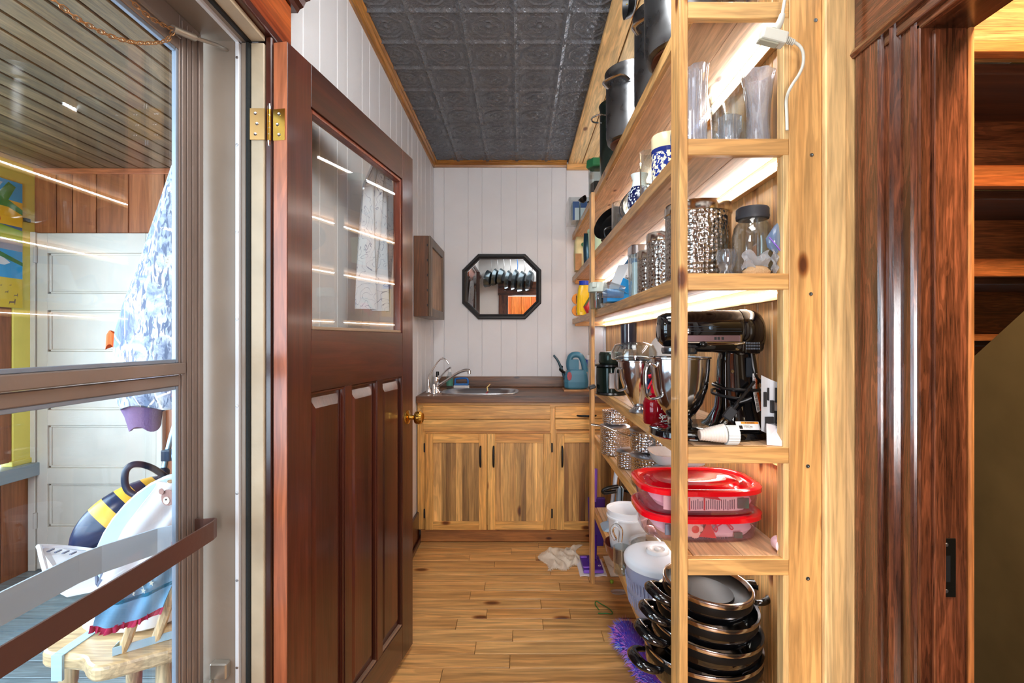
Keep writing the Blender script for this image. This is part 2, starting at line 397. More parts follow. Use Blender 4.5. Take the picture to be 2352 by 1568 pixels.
# front-facing board stub at the shelf end
wf = struct('wall_front')
mk('core', B(.655, .768, 1.135, 2.0, 0, 2.6), pl('dark_gap', (30, 18, 10), .9), wf)
mk('screwed_board', B(.613, .6865, 1.12, 1.139, 0, 2.56, bev=.0015), PINE('z'), wf)
mk('corner_strip', B(.600, .613, 1.122, 1.150, 0, 2.56, bev=.001), PINEP('z'), wf)
mk('pine_strip', B(.6875, .736, 1.108, 1.136, 0, 2.56, bev=.003), PINEP('z'), wf)
mk('pine_strip', B(.7365, .769, 1.114, 1.136, 0, 2.56, bev=.003), PINEP('z'), wf)
SCREW = pl('zinc_screw', (150, 160, 165), .3, 1)
for px, py in ((1873, 47), (1864, 356), (1862, 675), (1855, 1070), (1855, 1328)):
    p = P(px, py, 1.12); mk('screw', lathe(nb(), [(0, .0), (.0045, 0), (.0042, -.0012), (.0018, -.0012), (.0012, -.0004), (0, -.0004)], 12, T(p.x, 1.1195, p.z) @ RX(-90)), SCREW, wf, smooth=True)
# ---- closet doorway in the right wall
d3 = struct('door_3')
cas = [(.770, .955), (.766, .957), (.763, .962), (.767, .967), (.767, .992), (.757, .997), (.752, 1.003), (.757, 1.009), (.766, 1.012), (.766, 1.030), (.758, 1.034), (.755, 1.040), (.755, 1.108), (.760, 1.113), (.770, 1.113)]
mk('casing', prism(nb(), [(a, b) for a, b in cas], 'z', 0, 1.885), DARK('z'), d3, smooth=20)
mk('jamb', B(.770, .862, .948, .962, 0, 1.86, bev=.002), DARK('z'), d3)
mk('door_stop', B(.792, .815, .940, .949, 0, 1.845, bev=.002), DARK('z'), d3)
mk('jamb_edge', B(.8625, .874, .944, .964, 0, 1.86, bev=.003), wood('light_oak_edge', (150, 84, 42), (214, 140, 80), 'z', .3, 20, 0, .4), d3)
head = [(.770, 1.885), (.752, 1.885), (.746, 1.893), (.750, 1.902), (.757, 1.91), (.757, 2.03), (.735, 2.05), (.735, 2.07), (.770, 2.07)]
mk('head_casing', prism(nb(), head, 'y', .05, 1.128), DARK('y'), d3, smooth=20)
mk('head_moulding', B(.760, .775, .16, 1.03, 1.862, 1.887, bev=.004), DARK('y'), d3)
mk('head_jamb', B(.770, .874, .15, .962, 1.85, 1.87, bev=.002), DARK('y'), d3)
st = mk('strike_plate', B(.800, .838, .9455, .9485, .755, .868, bev=.001), pl('aged_black_brass', (40, 36, 30), .35, .8), d3)
mk('latch_hole', B(.812, .826, .9445, .9465, .785, .835), BLACKM, st)
mk('screw', lathe(nb(), [(0, 0), (.004, 0), (.003, -.001), (0, -.001)], 10, T(.819, .9454, .856) @ RX(-90)), BRST, st); mk('screw', lathe(nb(), [(0, 0), (.004, 0), (.003, -.001), (0, -.001)], 10, T(.819, .9454, .767) @ RX(-90)), BRST, st)
mk('casing', B(.757, .770, .03, .14, 0, 1.885, bev=.003), DARK('z'), d3)
# stub of wall in front of closet opening, above it and behind the camera
OLIVE = pl('olive_brown_plaster', (126, 106, 70), .38, bump=.6, bscale=9, var=.18)
ws = struct('wall_hall')
mk('plaster', B(.775, .86, -.5, .14, 0, 2.6), W_PAINT, ws); mk('plaster', B(.775, .86, .14, 1.13, 1.88, 2.6), W_PAINT, ws)
mk('plaster', B(.78, .874, .965, 1.13, 0, 1.9), W_PAINT, ws)
# closet under the stairs
cs = struct('wall_closet')
mk('plaster', B(.875, 2.3, 2.35, 2.4, 0, 2.6), OLIVE, cs); mk('plaster', B(2.25, 2.3, .1, 2.35, 0, 2.6), OLIVE, cs); mk('plaster', B(.862, 2.3, .1, .14, 0, 2.6), OLIVE, cs)
mk('plaster', B(.862, 2.3, .14, 2.4, 2.52, 2.6), W_PAINT, cs)
mk('plaster', B(.769, .875, 1.14, 2.4, 0, 2.6), OLIVE, cs)
mk('sloped_wall', prism(nb(), [(.9, 0), (2.35, 0), (2.35, .38), (1.0, 1.56), (.9, 1.56)], 'x', 1.30, 1.36), OLIVE, cs)
stt = struct('trim_5')
for k in range(7):
    Y_ = 1.02+.245*k; z1 = 2.03-.195*k; z0 = z1-.195
    mk('riser', B(.88, 2.24, Y_, Y_+.02, z0+.0, z1, bev=.002), wood('light_stair_oak', (176, 112, 60), (222, 160, 100), 'x', .35, 26, 0, .2, .05, .45) if k == 0 else STAIR('x'), stt)
    mk('tread', B(.88, 2.2, Y_+.02, Y_+.262, z0-.024, z0, bev=.003), wood('dark_stair_tread', (60, 28, 16), (98, 52, 32), 'x', .45, 26, 0, .05), stt)
    mk('nosing', B(.88, 2.2, Y_-.028, Y_, z0-.004, z0+.02+.03*(k in (1, 2)), bev=.004), wood('orange_stair_oak', (176, 84, 38), (226, 134, 70), 'x', .35, 26, 0, .2), stt)
# ---- rear wall with doorway to a pine lined room (seen in the mirror)
wq = struct('wall_rear')
mk('plaster', B(-.80, -.19, -.50, -.45, 0, 2.6), W_PAINT, wq); mk('plaster', B(.52, .78, -.50, -.45, 0, 2.6), W_PAINT, wq); mk('plaster', B(-.19, .52, -.5, -.45, 1.93, 2.6), W_PAINT, wq)
d4 = struct('door_4')
mk('casing', B(-.335, -.19, -.45, -.425, 0, 1.94, bev=.004), DARK('z'), d4); mk('casing', B(.52, .66, -.45, -.425, 0, 1.94, bev=.004), DARK('z'), d4)
mk('head_casing', B(-.345, .67, -.45, -.42, 1.94, 2.13, bev=.004), DARK('x'), d4); mk('head_moulding', B(-.345, .67, -.45, -.405, 2.13, 2.155, bev=.004), DARK('x'), d4)
rp = struct('wall_pine_room'); OP = wood('orange_pine', (196, 96, 28), (244, 160, 72), 'z', .35, 10, 5, .2)
for k in range(9):
    mk('pine_board', B(-.7+.18*k, -.7+.18*k+.176, -1.5, -1.48, 0, 2.5, bev=.003), OP, rp)
for sx_ in (-.72, .92): mk('side_wall', B(sx_-.02, sx_+.02, -1.5, -.5, 0, 2.5), OP, rp)
mk('top', B(-.75, .95, -1.55, -.5, 2.5, 2.55), W_PAINT, rp); mk('backing', B(-.75, .95, -1.53, -1.501, 0, 2.5), pl('dark_gap', (30, 18, 10), .9), rp)
# ---- exterior doorway frame (far jamb faces the camera)
jf = struct('trim_3')
mk('jamb_board', B(-.772, -.688, 1.19, 1.215, -.1, 1.972), GREYP, jf)
mk('weather_strip', B(-.6875, -.679, 1.186, 1.2, -.1, 1.972, bev=.001), pl('white_metal_strip', (225, 228, 232), .35), jf)
mk('jamb_board', B(-.6785, -.666, 1.194, 1.21, -.1, 1.972, bev=.002), GREYP, jf)
mk('gasket', B(-.6655, -.656, 1.19, 1.205, -.1, 1.972, bev=.003), pl('black_felt', (34, 38, 38), .9, bump=1, bscale=120), jf)
TAN = pl('chipped_tan_paint', (196, 178, 150), .4, bump=.8, bscale=40, var=.22)
mk('rabbet', B(-.6555, -.623, 1.196, 1.212, -.1, 1.972, bev=.002), TAN, jf)
mk('casing_edge', B(-.6225, -.606, 1.2, 1.215, 0, 1.99, bev=.003), MAHO('z'), jf)
for k in range(8): mk('nail', lathe(nb(), [(0, 0), (.0035, 0), (.003, -.0012), (0, -.0015)], 8, T(-.683, 1.186, 1.93-.21*k) @ RX(-90)), BRST, jf)
for a, b, m_, z in ((-.772, -.688, GREYP, 1.972), (-.6875, -.679, pl('white_metal_strip', (225, 228, 232), .35), 1.968), (-.6785, -.666, GREYP, 1.976), (-.6655, -.656, BLACKM, 1.972), (-.6555, -.623, TAN, 1.978)):
    mk('head_strip', B(a, b, .2, 1.2, z, 1.99), m_, jf)
mk('sill', B(-.80, -.60, .2, 1.2, -.02, .012), GREYP, jf)
t4 = struct('trim_4')
mk('head_casing', B(-.64, -.615, -.1, 1.323, 2.012, 2.142, bev=.003), MAHOL('y'), t4)
mk('bead', B(-.64, -.607, -.1, 1.31, 1.992, 2.014, bev=.004), MAHO('y'), t4)
cap = [(-.64, 2.142), (-.608, 2.142), (-.602, 2.152), (-.592, 2.158), (-.586, 2.172), (-.574, 2.176), (-.570, 2.196), (-.64, 2.196)]
mk('cap_moulding', prism(nb(), cap, 'y', -.12, 1.345), MAHO('y'), t4)
mk('leg_casing', B(-.64, -.617, 1.225, 1.32, 0, 2.012, bev=.003), MAHO('z'), t4)

# ================= PANTRY DOOR (half glazed)
A_ = math.atan2(.985, .17)
dr = struct('door_1', (-.566, 1.196, 0), (0, 0, A_)); TH = .037
mh = MAHO('z'); mhx = MAHO('x')
mk('stile', B(0, .0985, 0, TH, .03, 1.975, bev=.0015), [mh], dr)
mk('edge_strip', B(-.0016, 0, .001, TH-.001, .03, 1.974), wood('worn_door_edge', (150, 72, 40), (206, 124, 84), 'z', .32, 10, 0, .3, .03, .3, wear=.6, dark=(120, 60, 50)), dr)
mk('stile', B(.69, .79, 0, TH, .03, 1.975, bev=.0015), mh, dr)
mk('top_rail', B(.099, .6895, 0, TH, 1.862, 1.975, bev=.001), mhx, dr)
mk('lock_rail', B(.099, .6895, 0, TH, 1.112, 1.276, bev=.001), mhx, dr)
mk('bottom_rail', B(.099, .6895, 0, TH, .03, .16, bev=.001), mhx, dr)
for a in (.27, .48): mk('muntin', B(a, a+.04, 0, TH, .16, 1.112, bev=.001), mh, dr)
for a, b in ((.099, .27), (.31, .48), (.52, .6895)):
    p = mk('panel', B(a, b, .015, .024, .16, 1.112), mh, dr)
    f = nb(); a1, b1 = a+.012, b-.012
    loft(f, [[(a1, .0152, .175), (b1, .0152, .175), (b1, .0152, 1.095), (a1, .0152, 1.095)], [(a1+.018, .007, .20), (b1-.018, .007, .20), (b1-.018, .007, 1.065), (a1+.018, .007, 1.065)]], cap0=False)
    bmesh.ops.recalc_face_normals(f, faces=f.faces); mk('raised_field', f, mh, p)
    mk('bead', B(a, a+.007, .003, .015, .16, 1.112, bev=.002), mh, p); mk('bead', B(b-.007, b, .003, .015, .16, 1.112, bev=.002), mh, p); mk('bead', B(a, b, .003, .015, .16, .168, bev=.001), wood('dusty_ledge', (120, 88, 70), (170, 140, 116), 'x', .6, 9), p); mk('bead', B(a, b, .003, .015, 1.104, 1.112, bev=.002), mhx, p)
BE = wood('reddish_glazing_bead', (92, 38, 22), (140, 66, 42), 'z', .3, 12, 0, .4)
for b_ in (B(.099, .111, .004, .033, 1.276, 1.862, bev=.004), B(.678, .6895, .004, .033, 1.276, 1.862, bev=.004), B(.111, .678, .004, .033, 1.85, 1.862, bev=.004)): mk('glazing_bead', b_, BE, dr)
mk('glazing_bead', B(.111, .678, .002, .033, 1.276, 1.286, bev=.002), pl('dusty_putty', (150, 128, 106), .6), dr)
mk('glass', B(.108, .682, .016, .019, 1.28, 1.857), PANE, dr)
hg = mk('hinge', B(-.0035, -.0012, .005, .036, 1.735, 1.811), BRASS, dr)
for k in range(5): mk('knuckle', lathe(nb(), [(0, 0), (.0052, 0), (.0052, .0146), (0, .0146)], 12, T(-.004, .046, 1.735+.0154*k)), BRASS, hg, smooth=True)
mk('pin', lathe(nb(), [(0, -.012), (.003, -.012), (.005, -.002), (.005, .08), (.003, .09), (0, .09)], 12, T(-.004, .046, 1.735)), CHROME, hg, smooth=True)
for k in range(3):
    mk('screw', lathe(nb(), [(0, 0), (.0042, 0), (.0036, .0012), (0, .0005)], 10, T(-.0036, .02+.004*(k % 2), 1.748+.025*k) @ RY(-90)), CHROME, hg)
hl = mk('hinge_leaf', B(-.6555, -.620, 1.1925, 1.1955, 1.735, 1.811), pl('aged_brass_leaf', (206, 160, 100), .35, .8), jf)
for k in range(3): mk('screw', lathe(nb(), [(0, 0), (.0042, 0), (.0036, .0012), (0, .0005)], 10, T(-.642+.004*(k % 2), 1.1924, 1.748+.025*k) @ RX(90)), CHROME, hl)
kb = mk('door_knob', lathe(nb(), [(0, 0), (.028, 0), (.027, .004), (.018, .007), (.010, .010), (.009, .026), (.013, .031), (.023, .035), (.0275, .045), (.026, .056), (.019, .062), (.012, .061), (0, .058)], 32, T(.735, 0, .948) @ RX(90)), BRASS, dr, smooth=True)
mk('door_knob', lathe(nb(), [(0, 0), (.028, 0), (.027, .004), (.018, .007), (.010, .010), (.009, .026), (.013, .031), (.023, .035), (.0275, .045), (.026, .056), (.019, .062), (0, .062)], 24, T(.735, TH, .948) @ RX(-90)), BRASS, dr, smooth=True)
# apron on the back of the door
A2 = Matrix.Translation((-.566, 1.196, 0)) @ Matrix.Rotation(A_, 4, 'Z')
def ap(u, v_):
    x = .545+.215*u; z = 1.89-.53*v_; wv = .018*math.sin(u*11+v_*2)*(.4+v_)+.010*math.sin(u*23)
    top = max(0, 1-v_*6); x = x*(1-top*.5)+.66*top*.5
    return A2 @ Vector((x, .075+.02*v_+wv, z))
apm = NT('blue_sketch_print'); v = apm.coord((1, 1, 1), False); n1 = apm.noise(v, 16, 1, 2.2)
f_ = apm.ramp(n1, [(.485, (1, 1, 1)), (.50, (0, 0, 0)), (.515, (1, 1, 1))]); apm.ln(apm.mix(f_, L((96, 104, 138)), L((222, 224, 230))), apm.b.inputs['Base Color']); apm.b.inputs['Roughness'].default_value = .9
apr = thing('printed_apron', 'white apron printed with blue line drawings hanging behind the glazed door', 'apron', (0, 0, 0))
mk('cloth', grid(ap, 26, 40, t=.002), apm.m, apr, smooth=True)
mk('loop', tube(nb(), [A2 @ Vector((.63, .06, 1.88)), A2 @ Vector((.655, .045, 1.92)), A2 @ Vector((.68, .06, 1.88))], .004, 6, 5), apm.m, apr, smooth=True)
mk('coat_hook', tube(nb(), [(.655, TH, 1.945), (.655, TH+.03, 1.935), (.655, TH+.045, 1.915), (.655, TH+.05, 1.93)], .003, 6, 4), BRST, dr, smooth=True)

# ================= STORM DOOR
sd = struct('door_2'); ALB = pl('brown_aluminium', (152, 138, 130), .32, .4, bump=.2, bscale=60, var=.1); ALW = pl('pale_aluminium', (150, 164, 182), .3, .4)
X0, X1 = -.768, -.755
mk('stile', B(X0, X1, 1.09, 1.165, -.05, 1.972, bev=.002), ALB, sd)
for a, b, x in ((1.094, 1.100, .004), (1.112, 1.116, .003), (1.13, 1.136, .003), (1.15, 1.165, .005)): mk('stile_rib', B(X1, X1+x, a, b, -.05, 1.96, bev=.001), ALB, sd)
mk('stile', B(X0, X1, .22, .30, -.05, 1.972, bev=.002), ALB, sd)
mk('top_rail', B(X0, X1, .30, 1.09, 1.893, 1.972, bev=.002), ALB, sd)
mk('top_rail_rib', B(X1, X1+.005, .30, 1.09, 1.915, 1.925, bev=.001), ALB, sd)
mk('middle_rail', B(X0, X1, .30, 1.09, 1.148, 1.172, bev=.002), ALB, sd); mk('middle_rail', B(X0+.006, X1+.008, .30, 1.10, 1.174, 1.199, bev=.002), ALB, sd)
mk('kick_panel', B(X0+.003, X1-.003, .30, 1.09, -.05, .455), ALB, sd); mk('bottom_rail', B(X0, X1, .30, 1.09, .455, .485, bev=.002), ALB, sd)
for z0, z1 in ((.485, 1.148), (1.199, 1.893)):
    mk('glass', B(-.763, -.760, .30, 1.088, z0, z1), PANE, sd)
    mk('sash_bead', B(-.767, -.757, 1.082, 1.090, z0, z1, bev=.001), ALW, sd); mk('sash_bead', B(-.767, -.757, .30, 1.08, z1-.008, z1, bev=.001), ALW, sd); mk('sash_bead', B(-.767, -.757, .30, 1.08, z0, z0+.008, bev=.001), ALW, sd)
def strap(path, z0, z1, th): 
    bm = nb(); rings = []
    for i, (x, y) in enumerate(path):
        a = path[max(0, i-1)]; b = path[min(len(path)-1, i+1)]; d = Vector((b[0]-a[0], b[1]-a[1], 0)).normalized(); n = Vector((-d.y, d.x, 0))*th/2; p = Vector((x, y, 0))
        rings.append([p+n+Vector((0, 0, z0)), p-n+Vector((0, 0, z0)), p-n+Vector((0, 0, z1)), p+n+Vector((0, 0, z1))])
    loft(bm, rings); bmesh.ops.recalc_face_normals(bm, faces=bm.faces); return bm
mk('push_bar', strap([(-.75, 1.135), (-.73, 1.135), (-.712, 1.142), (-.704, 1.138), (-.700, 1.12), (-.700, .30), (-.71, .27), (-.75, .27)], .795, .837, .004), pl('push_bar_brown_aluminium', (122, 92, 84), .3, .6, bump=.2, bscale=80), sd)
mk('outer_bar', strap([(-.769, 1.085), (-.79, 1.07), (-.835, .98), (-.845, .94), (-.845, .30), (-.79, .26)], .785, .84, .004), pl('outer_bar_aluminium', (206, 224, 242), .4, .3), sd)
cr = mk('closer', tube(nb(), [(-.742, 1.05, 1.914), (-.728, 1.10, 1.925)], .008, 10), pl('closer_steel', (190, 186, 176), .35, .8), sd, smooth=True)
mk('closer_rod', tube(nb(), [(-.73, 1.095, 1.924), (-.715, 1.16, 1.945), (-.71, 1.19, 1.95)], .0045, 8), pl('closer_steel', (190, 186, 176), .35, .8), sd, smooth=True)
mk('jamb_bracket', B(-.74, -.70, 1.17, 1.192, .44, .478, bev=.003), pl('closer_steel', (190, 186, 176), .35, .8), sd)
mk('bracket_arm', B(-.755, -.73, 1.10, 1.175, .43, .44, bev=.002), pl('closer_steel', (190, 186, 176), .35, .8), sd)
def chain(path, name, label, step=.0115, r=.0011):
    pts = cat(path, 60); L_ = 0; out = [pts[0]]
    for a, b in zip(pts, pts[1:]):
        L_ += (b-a).length
        if L_ >= step: out.append(b.copy()); L_ = 0
    t_ = thing(name, label, 'chain', out[0])
    base = out[0]; k = 0
    for a, b in zip(out, out[1:]):
        d = (b-a).normalized(); s_ = d.orthogonal().normalized()
        if k % 2: s_ = d.cross(s_)
        h_ = (b-a).length*.72; w_ = .0035; c_ = (a+b)/2-base
        pp = [c_-d*h_-s_*w_*.3, c_-d*h_*.6-s_*w_, c_+d*h_*.6-s_*w_, c_+d*h_-s_*w_*.3, c_+d*h_+s_*w_*.3, c_+d*h_*.6+s_*w_, c_-d*h_*.6+s_*w_, c_-d*h_+s_*w_*.3]
        mk('link', tube(nb(), pp, r, 5, 0, True), pl('rusty_brass_chain', (190, 140, 92), .35, .8), t_, smooth=True); k += 1
    return t_
chain([(-.740, .72, 1.80), (-.740, .80, 1.786), (-.741, .852, 1.790), (-.742, .91, 1.805), (-.742, .969, 1.833), (-.742, 1.03, 1.875), (-.742, 1.053, 1.912)], 'chain', 'slack rusty chain drooping low across the storm door glass')
chain([(-.742, .90, 1.91), (-.742, .935, 1.896), (-.742, .985, 1.895), (-.742, 1.03, 1.905), (-.742, 1.053, 1.913)], 'chain', 'short rusty chain swinging up to the storm door top rail')
# ================= GLAZED-IN PORCH beyond the storm door
PF, PC, PE, PX = -.10, 2.258, 2.90, -2.88
pf = struct('floor_porch')
mk('base', B(PX-.06, -.79, -.5, PE, PF-.05, PF-.02), BLACKM, pf)
y = -.45; PBL = wood('blue_grey_painted_board', (104, 128, 140), (150, 172, 180), 'x', .35, 12, 0, .2, .1, .3)
while y < PE-.02:
    mk('floor_board', B(PX, -.79, y+.002, min(y+.105, PE)-.002, PF-.02, PF, bev=.002), PBL, pf); y += .105
pc = struct('ceiling_porch'); mk('backing', B(PX, -.79, -.5, PE, PC+.02, PC+.06), BLACKM, pc)
SLAT = wood('weathered_brown_slat', (70, 58, 40), (142, 116, 80), 'y', .38, 14, 0, .2, .16, .45)
x = PX
while x < -.85:
    mk('ceiling_slat', B(x+.004, min(x+.092, -.79)-.004, -.5, PE, PC, PC+.018, bev=.003), SLAT, pc); x += .092
pe = struct('wall_porch_end'); BP = wood('brown_wall_board', (126, 66, 38), (182, 112, 70), 'z', .4, 8, 0, .2, .08, .25)
mk('backing', B(PX-.05, -.79, PE+.012, PE+.06, PF-.06, 2.35), BLACKM, pe)
xs = [-2.88]+[(p-VX)/389.7 for p in (129, 166, 221, 295, 377)]+[-1.93, -1.76, -1.6, -1.42, -1.27, -1.08, -.93, -.79]
for a, b in zip(xs, xs[1:]): mk('wall_board', B(a+.003, b-.003, PE, PE+.012, 1.88 if b < -2.0 else PF, 2.235, bev=.002), BP, pe)
mk('top_strip', B(PX, -.79, PE-.012, PE+.01, 2.225, PC, bev=.003), wood('orange_strip', (150, 78, 46), (190, 110, 66), 'x', .4), pe)
# five panelled grey door
pd = struct('door_5'); DG = pl('warm_grey_door_paint', (206, 200, 190), .35, bump=.15, bscale=40, var=.07)
mk('frame', B(-2.875, -2.832, PE-.03, PE+.01, PF, 1.88, bev=.003), DG, pd); mk('frame', B(-2.125, -2.09, PE-.03, PE+.01, PF, 1.88, bev=.003), pl('white_frame_paint', (215, 215, 212), .4), pd)
dx0, dx1 = -2.826, -2.128; px0, px1 = -2.765, -2.19
zs = [1.873, 1.757, 1.519, 1.422, 1.181, 1.088, .839, .749, .499, .407, .157, PF+.01]
mk('stile', B(dx0, px0, PE-.024, PE+.008, PF+.01, 1.873, bev=.002), DG, pd); mk('stile', B(px1, dx1, PE-.024, PE+.008, PF+.01, 1.873, bev=.002), DG, pd)
for k in range(0, 12, 2): mk('rail', B(px0, px1, PE-.024, PE+.008, zs[k+1], zs[k], bev=.002), DG, pd)
for k in range(1, 11, 2):
    q = mk('panel', B(px0, px1, PE-.006, PE+.006, zs[k+1], zs[k]), DG, pd)
    z0, z1 = zs[k+1], zs[k]; w = .014
    for a in ((px0, px0+w, z0, z1), (px1-w, px1, z0, z1), (px0, px1, z0, z0+w), (px0, px1, z1-w, z1)): mk('bead', B(a[0], a[1], PE-.014, PE-.006, a[2], a[3], bev=.003), DG, q)
for z in (1.70, .15): mk('hinge', lathe(nb(), [(0, 0), (.011, 0), (.011, .09), (0, .09)], 10, T(-2.829, PE-.03, z)), pl('painted_hinge', (186, 180, 172), .4), pd, smooth=True)
# outer porch wall with a yellow window frame
po = struct('wall_porch_outer'); YE = pl('yellow_paint', (232, 222, 108), .4, bump=.3, bscale=20, var=.08)
mk('yellow_board', B(PX-.04, PX+.02, 2.60, PE, 1.98, PC, bev=.002), YE, po); mk('yellow_board', B(PX-.04, PX+.02, 2.775, PE, .56, 1.98, bev=.002), YE, po)
mk('yellow_header', B(PX-.04, PX+.02, -.5, 2.60, 1.98, PC, bev=.002), YE, po)
mk('yellow_sill_end', B(PX-.04, PX+.03, 2.76, PE, .535, .565, bev=.003), YE, po)
mk('brown_board', B(PX-.04, PX+.012, 2.60, 2.774, .56, 1.5, bev=.002), BP, po); mk('brown_board', B(PX-.04, PX+.012, 2.45, 2.597, .56, 1.98, bev=.002), BP, po)
mk('window_sill', B(PX-.04, PX+.07, -.5, PE, .46, .535, bev=.004), pl('blue_grey_sill_paint', (142, 160, 172), .4, bump=.3, bscale=30), po)
y = -.5
while y < PE-.01: mk('brown_board', B(PX-.04, PX, y+.002, min(y+.17, PE)-.002, PF-.03, .46, bev=.003), BP, po); y += .17
for y in (-.1, .9, 1.9): mk('mullion', B(PX-.03, PX+.01, y, y+.06, .535, 1.98, bev=.002), YE, po)
mk('window_glass', B(PX-.012, PX-.008, -.5, 2.45, .535, 1.98), PANE, po)
pn = struct('wall_porch_near'); mk('boards', B(PX, -.79, -.56, -.5, PF, .5), BP, pn)
mk('house_boards', B(-.80, -.79, 1.22, PE, PF, PC+.02), BP, pn); mk('house_boards', B(-.80, -.79, -.5, .18, PF, PC+.02), BP, pn); mk('house_boards', B(-.80, -.79, .18, 1.22, 2.0, PC+.02), BP, pn)
# painting on the outer wall: sky, tree, sun, hills and grazing animals (flat artwork)
pt = thing('landscape_painting', 'bright landscape painting with blue sky and yellow field on the yellow post', 'painting', (PX+.02, 2.66, 1.43))
def quad(name, pts, m, x, par=None):
    return mk(name, prism(nb(), pts, 'x', x-.0004, x), m, par or pt)
PW = .158
mk('board', B(0, .008, -.25, PW, 0, .71), pl('painting_edge', (60, 110, 160), .5), pt)
def pc_(c): return pl('paint_%d_%d_%d' % c, c, .4, var=.12)
quad('sky', [(-.25, .60), (PW, .60), (PW, .71), (-.25, .71)], pc_((60, 170, 225)), .0086); quad('cloud', [(-.25, .63), (.02, .64), (.05, .69), (-.25, .70)], pc_((200, 225, 235)), .0092)
quad('sunset', [(-.25, .46), (PW, .46), (PW, .60), (-.25, .60)], pc_((246, 196, 50)), .0086); quad('tree', [(-.2, .52), (-.02, .56), (.08, .56), (PW, .53), (PW, .56), (.08, .6), (.12, .68), (.08, .70), (.02, .62), (-.2, .60)], pc_((70, 140, 60)), .0094)
quad('sun', [(.01+.028*math.cos(a*PI/8), .485+.028*math.sin(a*PI/8)) for a in range(16)], pc_((214, 30, 60)), .0095)
quad('grass', [(-.25, .36), (PW, .36), (PW, .44), (-.05, .47), (-.25, .47)], pc_((140, 190, 50)), .0090); quad('river', [(-.25, .33), (PW, .32), (PW, .37), (-.25, .40)], pc_((168, 172, 190)), .0096)
quad('lake', [(-.25, .16), (PW, .16), (PW, .33), (-.25, .33)], pc_((40, 160, 225)), .0088); quad('white_cloud', [(-.25, .24), (.06, .235), (.09, .25), (.02, .30), (-.25, .33)], pc_((225, 235, 245)), .0096)
quad('branch', [(-.1, .325), (PW, .24), (PW, .26), (-.05, .34)], pc_((50, 120, 60)), .0098)
quad('field', [(-.25, 0), (PW, 0), (PW, .165), (-.25, .17)], pc_((222, 196, 60)), .0092)
for yy, zz, s_ in ((.02, .03, .022), (-.05, .04, .02), (.1, .03, .03), (-.02, .08, .013), (.07, .085, .014), (.12, .07, .018), (.04, .12, .009), (-.01, .125, .008), (.09, .125, .008), (.0, .105, .01)):
    quad('painted_animal', [(yy-s_*.6, zz-s_*.5), (yy-s_*.5, zz+s_*.15), (yy+s_*.35, zz+s_*.2), (yy+s_*.5, zz+s_*.7), (yy+s_*.65, zz+s_*.6), (yy+s_*.5, zz-s_*.5), (yy+s_*.4, zz-.1*s_), (yy-s_*.4, zz-.1*s_)], pc_((110, 92, 80)), .0099)
mk('sconce_latch', B(PX+.02, PX+.035, 2.83, 2.86, 1.93, 1.95), BLACKM, po)

# ---- porch things
OAKL = lambda ax: wood('pale_oak_chair_wood', (206, 168, 118), (244, 214, 168), ax, .3, 14, 0, .25, .05)
# chair: its back (spindles) is toward the storm door, a booster seat is strapped on
ch = thing('wooden_chair', 'light oak chair with scalloped seat and spindles behind the storm door glass', 'chair', (-1.17, 1.55, PF))
so = [(-.20, -.13), (-.17, -.165), (-.10, -.175), (-.045, -.185), (-.005, -.215), (.04, -.225), (.12, -.18), (.21, -.11), (.235, .05), (.20, .19), (-.02, .24), (-.19, .19), (-.235, .05), (-.225, -.06)]
so = [(p.x, p.y) for p in cat([(a, b, 0) for a, b in so], 4, True)]
mk('seat', prism(nb(), so, 'z', .425, .468), OAKL('x'), ch, bev=.010)
for dx, dy in ((-.15, -.10), (.12, -.10), (-.15, .14), (.15, .14)):
    e = Vector((dx*1.25, dy*1.25, .006)); tp = Vector((dx, dy, .43)); mk('leg', tube(nb(), [e, e.lerp(tp, .15), e.lerp(tp, .5), e.lerp(tp, .72), e.lerp(tp, .76), e.lerp(tp, .8), tp], lambda t: .015+.012*math.sin(t*PI*.9)-.006*(abs(t-.8) < .03), 12, 3), OAKL('z'), ch, smooth=True)
mk('stretcher', tube(nb(), [(-.17, -.12, .2), (.14, -.11, .2)], .011, 10), OAKL('x'), ch, smooth=True); mk('stretcher', tube(nb(), [(.15, -.11, .16), (.17, .15, .16)], .011, 10), OAKL('y'), ch, smooth=True)
cx, cy = ch.location.x, ch.location.y
for k in range(4):
    x0 = .042+.058*k; y0 = -.155+.045*k; mk('spindle', tube(nb(), [(x0, y0, .462), (x0+.05, y0-.005, .60), (x0+.11, y0-.01, .80), (x0+.15, y0-.01, .95)], lambda t: (.0135, .018), 10, 3), OAKL('z'), ch, smooth=True)
mk('crest_rail', tube(nb(), [(.19, -.155, .955), (.27, -.10, .965), (.345, -.03, .955)], lambda t: (.03, .012), 12, 4, flat=(0, 0, 1)), OAKL('x'), ch, smooth=True)
WEB = pl('pale_blue_webbing', (176, 208, 226), .8, bump=.4, bscale=300)
mk('strap', strap([(.028, -.150), (.036, -.182), (.22, -.045), (.25, .0)], .470, .492, .003), WEB, ch); mk('strap', B(-.135, -.105, -.172, .1, .468, .4712), WEB, ch); mk('strap', B(-.135, -.105, -.182, -.174, .40, .471), WEB, ch)
